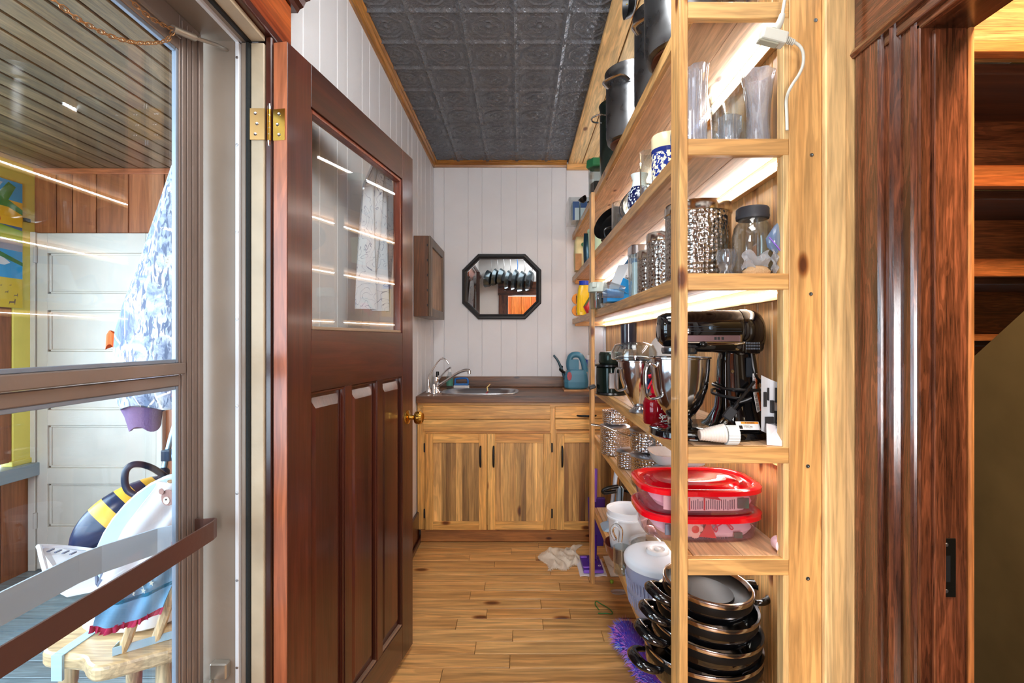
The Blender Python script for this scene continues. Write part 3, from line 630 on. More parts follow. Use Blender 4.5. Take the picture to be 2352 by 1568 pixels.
# cloths over the chair back; left edge follows the measured drape
def edge_x(z):
    tab = [(.455, -1.150), (.49, -1.142), (.53, -1.128), (.58, -1.106), (.63, -1.085), (.69, -1.062), (.75, -1.032), (.81, -.985), (.86, -.945)]
    if z <= tab[0][0]: return tab[0][1]
    for (a, xa), (b, xb) in zip(tab, tab[1:]):
        if z <= b: return xa+(xb-xa)*(z-a)/(b-a)
    return tab[-1][1]
def cf(z1, z0, off=0, u0=0, u1=1, ph=0):
    def f(u, v_):
        z = z1+(z0-z1)*v_; uu = u0+(u1-u0)*u; xl = edge_x(z)-off; w = .010*math.sin(uu*15+ph+v_)*(1.1-(z-.45))
        return Vector((xl+.135*uu, 1.324+.085*uu+w*.7-off, z-.012*math.sin(uu*4)-.03*uu*(1-v_)*0))
    return f
def onchair(o): o.location = (0, 0, 0); return o
qh = onchair(thing('quilted_apron', 'patchwork cloth with stars, red gingham and a crimson ruffled hem over the chair', 'cloth'))
BLQ = pl('blue_printed_cotton', (120, 170, 205), .9, bump=.5, bscale=90, var=.3); TEALQ = pl('teal_cotton', (40, 110, 140), .9, bump=.4); WCOT = pl('white_cotton', (240, 242, 246), .9, bump=.3, bscale=50)
def qp(name, z1, z0, m, off=0, u0=0, u1=1, par=None, nu=22): mk(name, grid(cf(z1, z0, off, u0, u1), nu, 6, t=.003), m, par or qh, smooth=True)
qp('teal_band', .625, .605, TEALQ, .006); qp('star_panel', .605, .555, pl('slate_blue_cotton', (116, 156, 184), .9, bump=.3), .006); qp('gingham_side', .69, .61, pl('brick_red_cotton', (196, 60, 60), .9, bump=.3), .003, .45, 1)
qp('teal_band', .555, .543, TEALQ, .006); qp('quilted_band', .543, .480, BLQ, .006)
gm = NT('red_gingham'); v = gm.coord((1, 1, 1), False); ck = gm.add('ShaderNodeTexChecker'); ck.inputs['Scale'].default_value = 90; gm.ln(v, ck.inputs[0]); ck.inputs[1].default_value = L((200, 60, 80)); ck.inputs[2].default_value = L((246, 226, 230)); gm.ln(ck.outputs[0], gm.b.inputs['Base Color'])
qp('gingham_patch', .595, .556, gm.m, .009, .10, .34)
hf = cf(.484, .462, .008)
mk('ruffle', grid(lambda u, v_: hf(u, v_)+Vector((.004*math.sin(u*90)*v_, -.006*math.cos(u*70)*v_, 0)), 90, 4), pl('crimson_ruffle', (186, 34, 84), .85, bump=.6, bscale=80), qh, smooth=True)
def star(c, s_, nrm=(-.2, -1, 0)):
    n = Vector(nrm).normalized(); a = n.cross(Vector((0, 0, 1))).normalized(); b = Vector((0, 0, 1)); bm = nb()
    vs = [bm.verts.new(c+a*s_*(1 if k % 2 == 0 else .42)*math.cos(k*PI/5+PI/2)+b*s_*(1 if k % 2 == 0 else .42)*math.sin(k*PI/5+PI/2)) for k in range(10)]
    bm.faces.new(vs); bmesh.ops.solidify(bm, geom=list(bm.faces), thickness=.001); return bm
sfn = cf(.605, .555, .012)
for u, vv in ((.40, .3), (.45, .8), (.54, .45), (.62, .2), (.64, .8), (.72, .5)):
    mk('star', star(sfn(u, vv)+Vector((0, -.006, 0)), .0095), pl('cream_star', (244, 240, 226), .8), qh)
bb = onchair(thing('baby_blanket', 'white cloth with a small teddy bear face draped on the chair back', 'cloth'))
bcl = cf(.875, .615, .022, 0, 1, 1.0)
mk('cloth', grid(bcl, 22, 20, t=.003), WCOT, bb, smooth=True)
BRN = pl('bear_print_brown', (150, 112, 104), .85); CRM = pl('bear_print_cream', (222, 196, 184), .85)
def disc(c, r, m, name, off=0, nrm=(-.2, -1, .05), par=bb):
    n = Vector(nrm).normalized(); q = n.to_track_quat('Z', 'Y').to_matrix().to_4x4(); mk(name, lathe(nb(), [(0, 0), (r, 0), (r*.98, .001), (0, .0012)], 20, Matrix.Translation(c+n*off) @ q), m, par)
bc = P(386, 1143, 1.285)
disc(bc, .021, BRN, 'bear_face')
for k_ in (-1, 1): disc(bc+Vector((.017*k_, 0, .016)), .008, BRN, 'bear_ear')
disc(bc+Vector((-.002, 0, -.007)), .010, CRM, 'bear_muzzle', .002); disc(bc+Vector((-.002, 0, -.004)), .0022, BLACKM, 'bear_nose', .004)
ps = onchair(thing('plaid_shirt', 'blue tartan shirt hanging above the teddy bear cloth', 'shirt'))
pm = NT('blue_tartan'); v = pm.coord((1, 1, 1), False); w1 = pm.add('ShaderNodeTexWave', bands_direction='Z'); w1.inputs['Scale'].default_value = 9; w2 = pm.add('ShaderNodeTexWave', bands_direction='DIAGONAL'); w2.inputs['Scale'].default_value = 9
pm.ln(v, w1.inputs[0]); pm.ln(v, w2.inputs[0]); c1 = pm.ramp(w1.outputs[1], [(.82, L((28, 60, 100))), (.9, L((150, 190, 225)))]); c2 = pm.ramp(w2.outputs[1], [(.4, L((20, 40, 70))), (.9, L((120, 170, 215)))]); pm.ln(pm.mix(.5, c1, c2), pm.b.inputs['Base Color']); pm.b.inputs['Roughness'].default_value = .9
mk('cloth', grid(lambda u, v_: Vector((XP(399, 1.52)+.12*u+.008*math.sin(v_*7), 1.52+.02*math.sin(u*12), ZP(945, 1.52)-(.20+.0*u)*v_)), 14, 14, t=.004), pm.m, ps, smooth=True)
# striped float: fat ellipsoid with black handle
fl_ = thing('striped_float', 'yellow and navy striped barrel shaped float tilted against the grey door', 'float', P(272, 1190, 2.05))
ax0, ax1 = P(178, 1262, 1.95)-fl_.location, P(372, 1106, 2.15)-fl_.location; dirv = (ax1-ax0); Ln = dirv.length*1.05
Mf = Matrix.Translation(ax0-dirv*.02) @ dirv.to_track_quat('Z', 'Y').to_matrix().to_4x4()
def rad(t): return .112*max(0, math.sin(PI*(t*.92+.04)))**.55*(1-.25*t)
NAV = pl('navy_plastic', (26, 44, 78), .25, bump=.2, bscale=30); YEL = pl('yellow_plastic', (250, 190, 66), .35, var=.08)
for a, b, m_ in ((0, .33, NAV), (.33, .48, YEL), (.48, .60, NAV), (.60, .74, YEL), (.74, .84, NAV), (.84, .94, YEL), (.94, 1.0, NAV)):
    mk('navy_band' if m_ is NAV else 'yellow_band', lathe(nb(), [(rad(a+(b-a)*k/6)+.0, Ln*(a+(b-a)*k/6)) for k in range(7)], 32, Mf, cap0=a == 0, cap1=b == 1), m_, fl_, smooth=True)
mk('handle', tube(nb(), [P(350, 1150, 2.02)-fl_.location, P(295, 1128, 2.0)-fl_.location, P(288, 1085, 2.0)-fl_.location, P(310, 1066, 2.02)-fl_.location, P(350, 1075, 2.08)-fl_.location, P(392, 1104, 2.15)-fl_.location], .013, 12, 6), pl('blue_black_rubber', (30, 48, 72), .3), fl_, smooth=True)
# white folding booster tray and seat
WT = pl('white_moulded_plastic', (238, 242, 250), .3)
bs = thing('booster_seat', 'white plastic booster seat with slotted tray strapped on the oak chair', 'seat', (-1.215, 1.62, PF+.468))
def rel(o, px, py, Y): return P(px, py, Y)-o.location
def slab(o, name, pts, th, m, Y0=None):
    bm = nb(); vs = [Vector(p) for p in pts]; n = (vs[1]-vs[0]).cross(vs[2]-vs[0]).normalized()*th
    loft(bm, [vs, [p+n for p in vs]]); bmesh.ops.recalc_face_normals(bm, faces=bm.faces); return mk(name, bm, m, o, bev=.004)
slab(bs, 'tray', [rel(bs, 92, 1262, 1.80), rel(bs, 106, 1254, 1.86), rel(bs, 270, 1275, 1.95), rel(bs, 330, 1290, 1.9), rel(bs, 300, 1330, 1.74), rel(bs, 160, 1358, 1.62), rel(bs, 112, 1335, 1.66)], .02, WT)
mk('tray_rim', tube(nb(), [rel(bs, 112, 1338, 1.66), rel(bs, 92, 1264, 1.80), rel(bs, 100, 1255, 1.84), rel(bs, 200, 1262, 1.92), rel(bs, 280, 1280, 1.84)], .008, 8, 4), WT, bs, smooth=True)
for k in range(6): mk('slot', B(-.004, .004, -.012, .012, 0, .004, M=Matrix.Translation(rel(bs, 128+17*k, 1272+2.2*k, 1.84)+Vector((0, -.02, .02)))), pl('grey_slot', (110, 116, 136), .6), bs)
mk('buckle', tube(nb(), [rel(bs, 225, 1300, 1.60), rel(bs, 236, 1312, 1.6), rel(bs, 225, 1345, 1.6), rel(bs, 222, 1320, 1.6)], .005, 6, 3, True), pl('grey_slot', (110, 116, 136), .6), bs, smooth=True)
BZ = .468+PF-bs.location.z; bx, by = -1.215-bs.location.x, 1.62-bs.location.y
body = nb(); loft(body, [rring(bx, by, BZ+.001, .135, .145, 28, 2.8), rring(bx, by, BZ+.012, .15, .16, 28, 2.8), rring(bx, by, BZ+.05, .145, .15, 28, 2.6), rring(bx, by, BZ+.115, .12, .13, 28, 2.4), rring(bx, by, BZ+.12, .10, .11, 28, 2.2), rring(bx, by, BZ+.07, .08, .09, 28, 2.2)])
mk('seat_shell', body, WT, bs, smooth=True)
mk('stem', tube(nb(), [rel(bs, 262, 1395, 1.55), rel(bs, 268, 1345, 1.58), rel(bs, 295, 1330, 1.6)], .014, 10, 4), WT, bs, smooth=True)
bk = nb(); c2 = rel(bs, 330, 1215, 1.62)
loft(bk, [[tuple(c2+Vector((math.cos(a*PI/12)*w*.8+math.sin(a*PI/12)*h_*.55, .35*math.cos(a*PI/12)*w+d, math.sin(a*PI/12)*h_))) for a in range(24)] for w, h_, d in ((.12, .17, 0), (.13, .18, .01), (.13, .18, .03), (.11, .16, .045))])
mk('backrest', bk, pl('pale_aqua_plastic', (206, 230, 244), .25), bs, smooth=True)
# camouflage coat
ct = thing('camouflage_coat', 'camouflage hunting coat with purple knit cuff hanging beyond the storm door', 'coat', P(400, 600, 1.75))
cm = NT('twig_camouflage'); v = cm.coord((1, 1, 1), False); n1 = cm.noise(v, 9, 5, .8, .7); n2 = cm.noise(cm.coord((1.4, 1, .35), False), 60, 3, 1.0)
base = cm.ramp(n1, [(.38, L((120, 138, 168))), (.5, L((176, 190, 210))), (.6, L((208, 212, 208))), (.66, L((170, 152, 126)))])
vo = cm.add('ShaderNodeTexVoronoi', feature='DISTANCE_TO_EDGE'); vo.inputs['Scale'].default_value = 9; cm.ln(cm.coord((1.6, 1, .8), False), vo.inputs['Vector'])
tw = cm.ramp(vo.outputs[0], [(.02, (1, 1, 1)), (.035, (0, 0, 0))]); col = cm.mix(tw, base, L((236, 232, 218)))
bk2 = cm.ramp(n2, [(.42, (1, 1, 1)), (.47, (0, 0, 0))]); col = cm.mix(bk2, col, L((104, 118, 146))); cm.ln(col, cm.b.inputs['Base Color']); cm.b.inputs['Roughness'].default_value = .9
def ring_at(px0, px1, py, Y, depth=.07, rip=.05, k=0):
    a, b = rel(ct, px0, py, Y), rel(ct, px1, py, Y); c = (a+b)/2; w = (b-a).length/2
    return [tuple(c+Vector((w*math.cos(t_)*(1+rip*math.sin(5*t_+k)), depth*math.sin(t_)*(1+rip*2*math.sin(4*t_+k*2)), .01*math.sin(3*t_)))) for t_ in [2*PI*i/28 for i in range(28)]]
mk('sleeve', loft(nb(), [ring_at(395, 440, 385, 1.75, .03, 0, 0), ring_at(352, 470, 520, 1.75, .06, .04, 1), ring_at(318, 500, 620, 1.75, .07, .05, 1.6), ring_at(295, 490, 690, 1.75, .08, .05, 2.1), ring_at(278, 480, 760, 1.75, .08, .06, 2.8), ring_at(272, 470, 840, 1.75, .085, .06, 3.3), ring_at(270, 440, 900, 1.75, .08, .07, 4), ring_at(284, 412, 932, 1.75, .07, .06, 5)]), cm.m, ct, smooth=True)
mk('knit_cuff', loft(nb(), [ring_at(282, 372, 930, 1.75, .05, .03), ring_at(292, 368, 950, 1.75, .045, .06, 1), ring_at(303, 366, 983, 1.75, .04, .03, 2), ring_at(310, 360, 980, 1.75, .034, .03, 2)]), pl('purple_knit', (116, 92, 132), .95, bump=.8, bscale=140, var=.2), ct, smooth=True)
mk('hem', loft(nb(), [ring_at(372, 440, 905, 1.80, .05, .1), ring_at(378, 440, 940, 1.80, .05, .1, 2)]), pl('navy_cloth', (36, 64, 96), .9), ct, smooth=True)
mk('orange_lining', loft(nb(), [ring_at(248, 276, 765, 1.80, .02, .1), ring_at(247, 274, 797, 1.80, .02, .1, 2)]), pl('blaze_orange', (250, 92, 20), .7), ct, smooth=True)
mk('orange_lining', loft(nb(), [ring_at(400, 430, 880, 1.70, .02, .1), ring_at(398, 425, 905, 1.70, .02, .1, 2)]), pl('blaze_orange', (250, 92, 20), .7), ct, smooth=True)
sh = thing('folded_stroller', 'pale blue folded metal frame leaning on the brown porch wall', 'stroller', P(395, 1010, 2.3))
mk('tube', tube(nb(), [rel(sh, 412, 940, 2.25), rel(sh, 375, 1090, 2.2), rel(sh, 372, 1310, 2.15)], .011, 10, 4), pl('pale_blue_tube', (150, 186, 206), .25, .6), sh, smooth=True)
mk('joint', sphere(nb(), rel(sh, 376, 1085, 2.2), .024), pl('blue_black_rubber', (30, 48, 72), .3), sh, smooth=True); mk('clamp', B(-.02, .02, -.02, .02, -.025, .025, bev=.005, M=Matrix.Translation(rel(sh, 386, 1045, 2.2))), pl('blue_black_rubber', (30, 48, 72), .3), sh)
pr_ = thing('purple_mat', 'purple felt mat on the porch floor beneath the chair', 'mat', (-1.05, 1.75, PF))
mk('pile', B(-.24, .2, -.3, .3, .0005, .004), pl('purple_felt', (110, 40, 140), .95, bump=1, bscale=150, var=.2), pr_)

# ================= SINK CABINETS
CF = 3.02; CX0, CX1 = -.634, .615
cb = thing('sink_cabinet', 'knotty cedar base cabinet with black iron pulls under the sink', 'cabinet', (0, CF, 0))
s_ = 374.2
def CXp(p): return (p-VX)/s_
def CZp(p): return CH-(p-HY)/s_
mk('carcass', B(CX0, CX1, .03, .58, .10, .862), CAB('z'), cb)
mk('toe_kick', B(CX0+.02, CX1, .012, .03, .005, .10, bev=.002), wood('toe_kick_cedar', (140, 84, 40), (186, 126, 66), 'x', .5, 10, 6), cb)
mk('top_rail', B(CX0, CX1, .012, .03, .83, .862), CAB('x'), cb)
mk('middle_rail', B(CX0, CX1, .012, .03, CZp(1000), CZp(989)), CAB('x'), cb)
mk('bottom_rail', B(CX0, CX1, .012, .03, .08, CZp(1214)), CAB('x'), cb)
for a, b in ((958, 975), (1263, 1279)): mk('stile', B(CXp(a), CXp(b), .0105, .031, .082, .829, bev=.001), CAB('z'), cb)
def pull(par, x, z, vert=True, Lh=.065):
    IR = pl('black_iron', (34, 34, 36), .45, .5, bump=.5, bscale=150)
    M_ = T(x, 0, z) if vert else T(x, 0, z) @ RY(90)
    q = mk('pull_handle', tube(nb(), [M_ @ Vector(p) for p in ((0, -.004, -Lh), (0, -.022, -Lh*.75), (0, -.028, 0), (0, -.022, Lh*.75), (0, -.004, Lh))], lambda t: .0045+.0025*math.sin(t*PI), 10, 4), IR, par, smooth=True)
    for e in (-1, 1): mk('rosette', lathe(nb(), [(0, 0), (.010, 0), (.008, .005), (0, .007)], 12, M_ @ T(0, -.0, e*Lh) @ RX(90)), IR, q, smooth=True)
def hinge_(par, x, z): mk('hinge', B(x-.006, x+.006, -.006, .002, z-.028, z+.028, bev=.002), pl('black_iron', (34, 34, 36), .45, .5), par)
ff = mk('false_front', B(CXp(972), CXp(1264), -.006, .012, CZp(962), CZp(931), bev=.002), CAB('x'), cb); mk('false_front', B(CXp(972), CXp(1264), -.006, .012, CZp(990), CZp(963), bev=.002), CAB('x'), cb)
dw = mk('drawer_front', B(CXp(1275), CX1-.03, -.006, .012, CZp(961), CZp(934), bev=.002), CAB('x'), cb); mk('drawer_front', B(CXp(1275), CX1-.03, -.006, .012, CZp(986), CZp(962), bev=.002), CAB('x'), cb)
pull(dw, CXp(1347), CZp(954), False, .058)
DC = [(977, 1118, 1104, [996, 1014, 1024, 1035, 1047, 1062, 1077, 1090, 1099]), (1120, 1266, 1134, [1139, 1150, 1158, 1171, 1184, 1196, 1208, 1222, 1234, 1247]), (1278, 1440, 1291, [1297, 1306, 1316, 1330, 1344, 1360, 1380, 1400, 1420])]
for a, b, hx, seams in DC:
    z0, z1 = CZp(1216), CZp(996); xa, xb = CXp(a), min(CXp(b), CX1-.01); st_ = .048
    d_ = mk('door', B(xa, xa+st_, -.008, .012, z0, z1, bev=.0015), CAB('z'), cb)
    mk('door_stile', B(xb-st_, xb, -.008, .012, z0, z1, bev=.0015), CAB('z'), d_)
    mk('door_rail', B(xa+st_, xb-st_, -.0078, .012, z1-.055, z1, bev=.0015), CAB('x'), d_); mk('door_rail', B(xa+st_, xb-st_, -.0078, .012, z0, z0+.052, bev=.0015), CAB('x'), d_)
    ss = [xa+st_]+[CXp(p) for p in seams if xa+st_+.01 < CXp(p) < xb-st_-.01]+[xb-st_]
    for p, q in zip(ss, ss[1:]): mk('door_slat', B(p, q, 0, .010, z0+.05, z1-.053, bev=.0008), CABP('z'), d_)
    pull(d_, CXp(hx), CZp(1048)+.0)
    for z in (CZp(1028), CZp(1179)): hinge_(d_, (xa-.004) if hx > (a+b)/2 else (xb+.004), z) if a != 1278 else None
# countertop and backsplash
kt = thing('countertop', 'dark stained plank worktop with backsplash around the sink', 'worktop', (0, CF, .862))
SX0, SX1, SY0, SY1 = -.50, -.03, .10, .44
mk('front_plank', B(XL+.002, XR-.002, -.012, SY0, 0, .042, bev=.004), WALN('x'), kt); mk('rear_plank', B(XL+.002, XR-.002, SY1, .595, 0, .042, bev=.002), WALN('x'), kt)
mk('end_plank', B(XL+.002, SX0, SY0, SY1, 0, .042), WALN('x'), kt); mk('end_plank', B(SX1, XR-.002, SY0, SY1, 0, .042), WALN('x'), kt)
mk('backsplash', B(XL+.002, XR-.002, .575, .595, .042, .118, bev=.003), WALN('x'), kt)
sk = thing('sink', 'stainless steel oval drop-in sink let into the dark worktop', 'sink', ((SX0+SX1)/2, CF+.27, .904))
w, d = (SX1-SX0)/2, .17; rings = []
for a, b, z in ((w+.02, d+.015, .0005), (w+.018, d+.013, .005), (w-.002, d-.002, .004), (w-.012, d-.012, -.006), (w-.03, d-.03, -.035), (w-.06, d-.05, -.037)): rings.append(rring(0, 0, z, a, b, 48, 3.6))
mk('basin', loft(nb(), rings, cap0=False), BRST, sk, smooth=True)
mk('drain', lathe(nb(), [(0, 0), (.035, 0), (.03, -.001), (0, -.001)], 20, T(0, 0, -.0345)), CHROME, sk)
tw_ = thing('paint_brush', 'small brush with cream handle and red ferrule resting in the sink', 'brush', (-.215, CF+.10, .906))
mk('handle', tube(nb(), [(.006, .04, .010), (.0, .075, .035), (.02, .085, .055)], lambda t: .005*(1-.5*t), 8), pl('cream_handle', (232, 208, 140), .4), tw_, smooth=True); mk('ferrule', tube(nb(), [(.0, .0, .003), (.006, .04, .010)], .006, 8), pl('red_ferrule', (150, 24, 30), .4), tw_, smooth=True)
# faucets
fx, fy = -.555, CF+.23
fc = thing('sink_faucet', 'chrome single lever faucet with long rising spout', 'faucet', (fx, fy, .904))
mk('body', lathe(nb(), [(0, 0), (.026, 0), (.024, .006), (.019, .012), (.019, .045), (.021, .05), (.021, .085), (.019, .1), (.012, .108), (0, .11)], 24), CHROME, fc, smooth=True)
mk('deck_plate', lathe(nb(), [(0, 0), (.034, 0), (.032, .006), (0, .008)], 24), CHROME, fc, smooth=True)
mk('spout', tube(nb(), [(.012, -.01, .04), (.08, -.03, .085), (.15, -.05, .13), (.20, -.065, .148), (.225, -.072, .146)], lambda t: .0085+.002*t, 12, 5), CHROME, fc, smooth=True)
mk('aerator', lathe(nb(), [(0, 0), (.012, 0), (.012, .022), (0, .022)], 14, T(.225, -.072, .126)), CHROME, fc, smooth=True)
mk('lever', tube(nb(), [(.01, -.005, .075), (.05, -.015, .125), (.075, -.02, .150), (.10, -.03, .165)], lambda t: (.004+.004*t, .005), 10, 4), CHROME, fc, smooth=True)
f2 = thing('filter_tap', 'slim chrome gooseneck drinking water tap with black knob', 'tap', (fx-.045, fy-.03, .904))
mk('base', lathe(nb(), [(0, 0), (.02, 0), (.014, .01), (.011, .05), (.009, .07), (0, .07)], 20), CHROME, f2, smooth=True)
mk('neck', tube(nb(), [(0, 0, .06), (0, 0, .10), (.012, -.002, .125), (.06, -.008, .20), (.088, -.012, .222), (.11, -.015, .218), (.135, -.02, .188)], .0055, 10, 6), CHROME, f2, smooth=True)
mk('knob', lathe(nb(), [(0, 0), (.010, 0), (.010, .026), (0, .027)], 16, T(.055, .02, .110)), BLACKP, f2, smooth=True)
f3 = thing('soap_pump', 'short chrome deck-mounted stub beside the filter tap', 'dispenser', (fx+.0, fy-.10, .904))
mk('stem', lathe(nb(), [(0, 0), (.014, 0), (.012, .004), (.012, .055), (.008, .062), (0, .063)], 18), CHROME, f3, smooth=True)
br = thing('scrub_brush', 'blue handled scrubbing brush with white bristles behind the sink', 'brush', (-.42, CF+.50, .904))
mk('bristles', B(-.055, .055, -.02, .02, 0, .02, bev=.004), pl('white_bristles', (220, 224, 226), .9, bump=1, bscale=250), br)
mk('block', B(-.052, .05, -.018, .018, .02, .034, bev=.004), pl('blue_brush_plastic', (20, 98, 170), .3), br)
mk('grip', tube(nb(), [(-.045, 0, .03), (-.045, 0, .060), (-.03, 0, .068), (.03, 0, .070), (.044, 0, .06), (.046, 0, .03)], .007, 10, 3), pl('blue_brush_plastic', (20, 98, 170), .3), br, smooth=True)
bd = thing('soap_bottle', 'small clear bottle with green and orange label behind the chrome faucet', 'bottle', (-.50, CF+.47, .904))
mk('bottle', lathe(nb(), [(0, 0), (.022, 0), (.024, .004), (.024, .085), (.012, .105), (.010, .118), (0, .118)], 20), THINC, bd, smooth=True); mk('label', lathe(nb(), [(.0245, .02), (.0245, .075)], 20), pl('label_green', (70, 130, 110), .5), bd, smooth=True); mk('cap', lathe(nb(), [(0, .118), (.014, .118), (.013, .14), (0, .14)], 16), pl('white_cap', (225, 225, 225), .4), bd, smooth=True)
# blue watering jug
wj = thing('watering_can', 'slate blue plastic watering can with dark spout on the worktop', 'watering can', (XP(1322, 3.35), 3.35, .916))
TEAL = pl('slate_blue_plastic', (62, 118, 142), .35)
mk('wood_pad', B(-.085, .082, -.07, .07, -.0118, 0, bev=.001), wood('coaster', (170, 110, 66), (206, 150, 96), 'x', .5), wj)
def hex_(a, b, z, ch_=.3): return [(-a, -b*(1-ch_), z), (-a*(1-ch_), -b, z), (a*(1-ch_), -b, z), (a, -b*(1-ch_), z), (a, b*(1-ch_), z), (a*(1-ch_), b, z), (-a*(1-ch_), b, z), (-a, b*(1-ch_), z)]
mk('body', loft(nb(), [hex_(.056, .05, 0), hex_(.078, .062, .012), hex_(.08, .064, .05), hex_(.074, .06, .10), [(x*.9+.004, y_, z) for x, y_, z in hex_(.066, .05, .13)]]), TEAL, wj, bev=.004)
mk('handle', tube(nb(), [(-.035, 0, .115), (-.045, 0, .17), (-.03, 0, .222), (.01, 0, .232), (.038, 0, .215), (.058, 0, .165), (.064, 0, .115)], lambda t: (.018, .022), 14, 4), TEAL, wj, smooth=True)
mk('bridge', B(-.045, .02, -.02, .02, .12, .20, bev=.006), TEAL, wj)
mk('label', lathe(nb(), [(0, 0), (.022, 0), (.021, .001), (0, .0012)], 8, T(-.048, -.0625, .09) @ RX(86) @ Matrix.Diagonal((.75, 1.4, 1, 1))), pl('red_silver_label', (150, 44, 54), .4), wj)
mk('spout', tube(nb(), [(-.07, 0, .06), (-.09, 0, .12), (-.12, 0, .19), (-.15, 0, .228)], lambda t: .011-.004*t, 10, 4), pl('dark_teal_spout', (36, 66, 80), .35), wj, smooth=True)
mk('spout_collar', tube(nb(), [(-.075, -.02, .11), (-.105, 0, .13), (-.09, .02, .15)], .009, 8, 3), BLACKP, wj, smooth=True)
wsb = thing('spray_bottle', 'white spray bottle with royal blue trigger behind the shelf post', 'bottle', (XP(1361, 3.45), 3.45, .904))
mk('bottle', lathe(nb(), [(0, 0), (.04, 0), (.042, .006), (.04, .12), (.015, .17), (.014, .19), (0, .19)], 24), WHITEP, wsb, smooth=True); mk('trigger', B(-.045, .02, -.012, .012, .205, .235, bev=.005), WHITEP, wsb); mk('trigger_lever', B(-.05, -.035, -.006, .006, .15, .215, bev=.003), pl('royal_blue', (20, 60, 190), .3), wsb); mk('collar', lathe(nb(), [(0, .188), (.018, .188), (.018, .206), (0, .206)], 16), pl('royal_blue', (20, 60, 190), .3), wsb)
# ================= octagonal mirror, wall cabinet
mr_ = thing('octagonal_mirror', 'octagonal mirror in a black frame centred on the white board wall', 'mirror', (-.136, YB, 1.639))
hw, hh, c_ = .290, .239, .118; sw = YB
def octr(k, y, cc=None):
    a, b = hw-k, hh-k; c = c_-k*.586; return [(-a, y, -b+c), (-a+c, y, -b), (a-c, y, -b), (a, y, -b+c), (a, y, b-c), (a-c, y, b), (-a+c, y, b), (-a, y, b-c)]
hw, hh, c_ = .290, .239, .117
mk('frame', loft(nb(), [octr(0, 0), octr(0, -.016), octr(.008, -.026), octr(.020, -.028), octr(.028, -.018), octr(.038, -.014), octr(.038, 0)], cap0=False, cap1=False), pl('satin_black_frame', (34, 34, 36), .38, bump=.2, bscale=80), mr_)
g = loft(nb(), [octr(.036, -.010), octr(.036, -.004)]); bmesh.ops.recalc_face_normals(g, faces=g.faces); mk('mirror_glass', g, pl('mirror_silver', (240, 243, 243), .0, 1), mr_)
wc = thing('wall_cabinet', 'small brown wooden wall cabinet with recessed panel on the white board wall', 'cabinet', (XL, 2.95, 1.39))
WB_ = wood('brown_cabinet_wood', (84, 46, 20), (124, 76, 40), 'z', .4, 10, 0, .2, .04); WGR = wood('grey_brown_frame_wood', (92, 74, 58), (128, 104, 84), 'z', .45, 10, 0, .1, .04)
mk('box', B(.001, .088, 0, .54, 0, .484, bev=.002), WB_, wc)
dd = mk('door_frame', B(.089, .102, 0, .07, 0, .484, bev=.002), WGR, wc); mk('door_frame', B(.089, .102, .47, .54, 0, .484, bev=.002), WGR, wc); mk('door_frame', B(.089, .102, .07, .47, .43, .484, bev=.002), WGR, wc); mk('door_frame', B(.089, .102, .07, .47, 0, .054, bev=.002), WGR, wc)
mk('panel', B(.089, .092, .07, .47, .054, .43), wood('worn_tan_panel', (150, 118, 98), (196, 166, 140), 'z', .6, 12, 0, 0, .04, .4, wear=.6, dark=(120, 90, 80)), wc)
for k in range(5): mk('staple', B(.080, .086, -.001, .001, .06+.09*k, .075+.09*k), BLACKM, wc)
# ================= PANTRY SHELVING
SHZ = [2.02, 1.708, 1.401, 1.005, .75, .369]
sv = thing('pantry_shelving', 'tall open honey pine shelving with six shelves along the board wall', 'shelving', (0, 1.12, 0))
Yn = 1.12
def sb(x0, x1, y0, y1, z0, z1, bev=.001): return B(x0, x1, y0-Yn, y1-Yn, z0, z1, bev=bev)
mk('post', sb(.363, .3815, 1.120, 1.185, 0, 2.535), PINE('z'), sv); mk('post', sb(.363, .3815, 2.520, 2.585, 0, 2.005), PINE('z'), sv)
for i, z in enumerate(SHZ):
    ye = YB-.012 if i < 3 else 2.585
    mk('front_rail', sb(.382, .4005, 1.1400, ye, z-.038, z-.0005, bev=.0015), PINE('y'), sv)
    mk('end_rail', sb(.3820, .6125, 1.121, 1.1395, z-.038, z-.0005, bev=.0015), PINE('x'), sv)
    w = (.629-.401)/2
    for k in range(2): mk('shelf_board', sb(.401+w*k+.0004, .401+w*(k+1)-.0004, 1.140, ye, z-.019, z, bev=.0008), wood('shelf_underside_pine', (204, 158, 118), (238, 204, 166), 'y', .42, 12, 6, .08, .07, .3), sv)
    mk('wall_cleat', sb(.612, .6295, 1.16, ye, z-.057, z-.0195), PINE('y'), sv)
    if i < 3: mk('end_cleat', sb(.401, .611, YB-.035, YB-.013, z-.052, z-.0195), PINE('x'), sv)
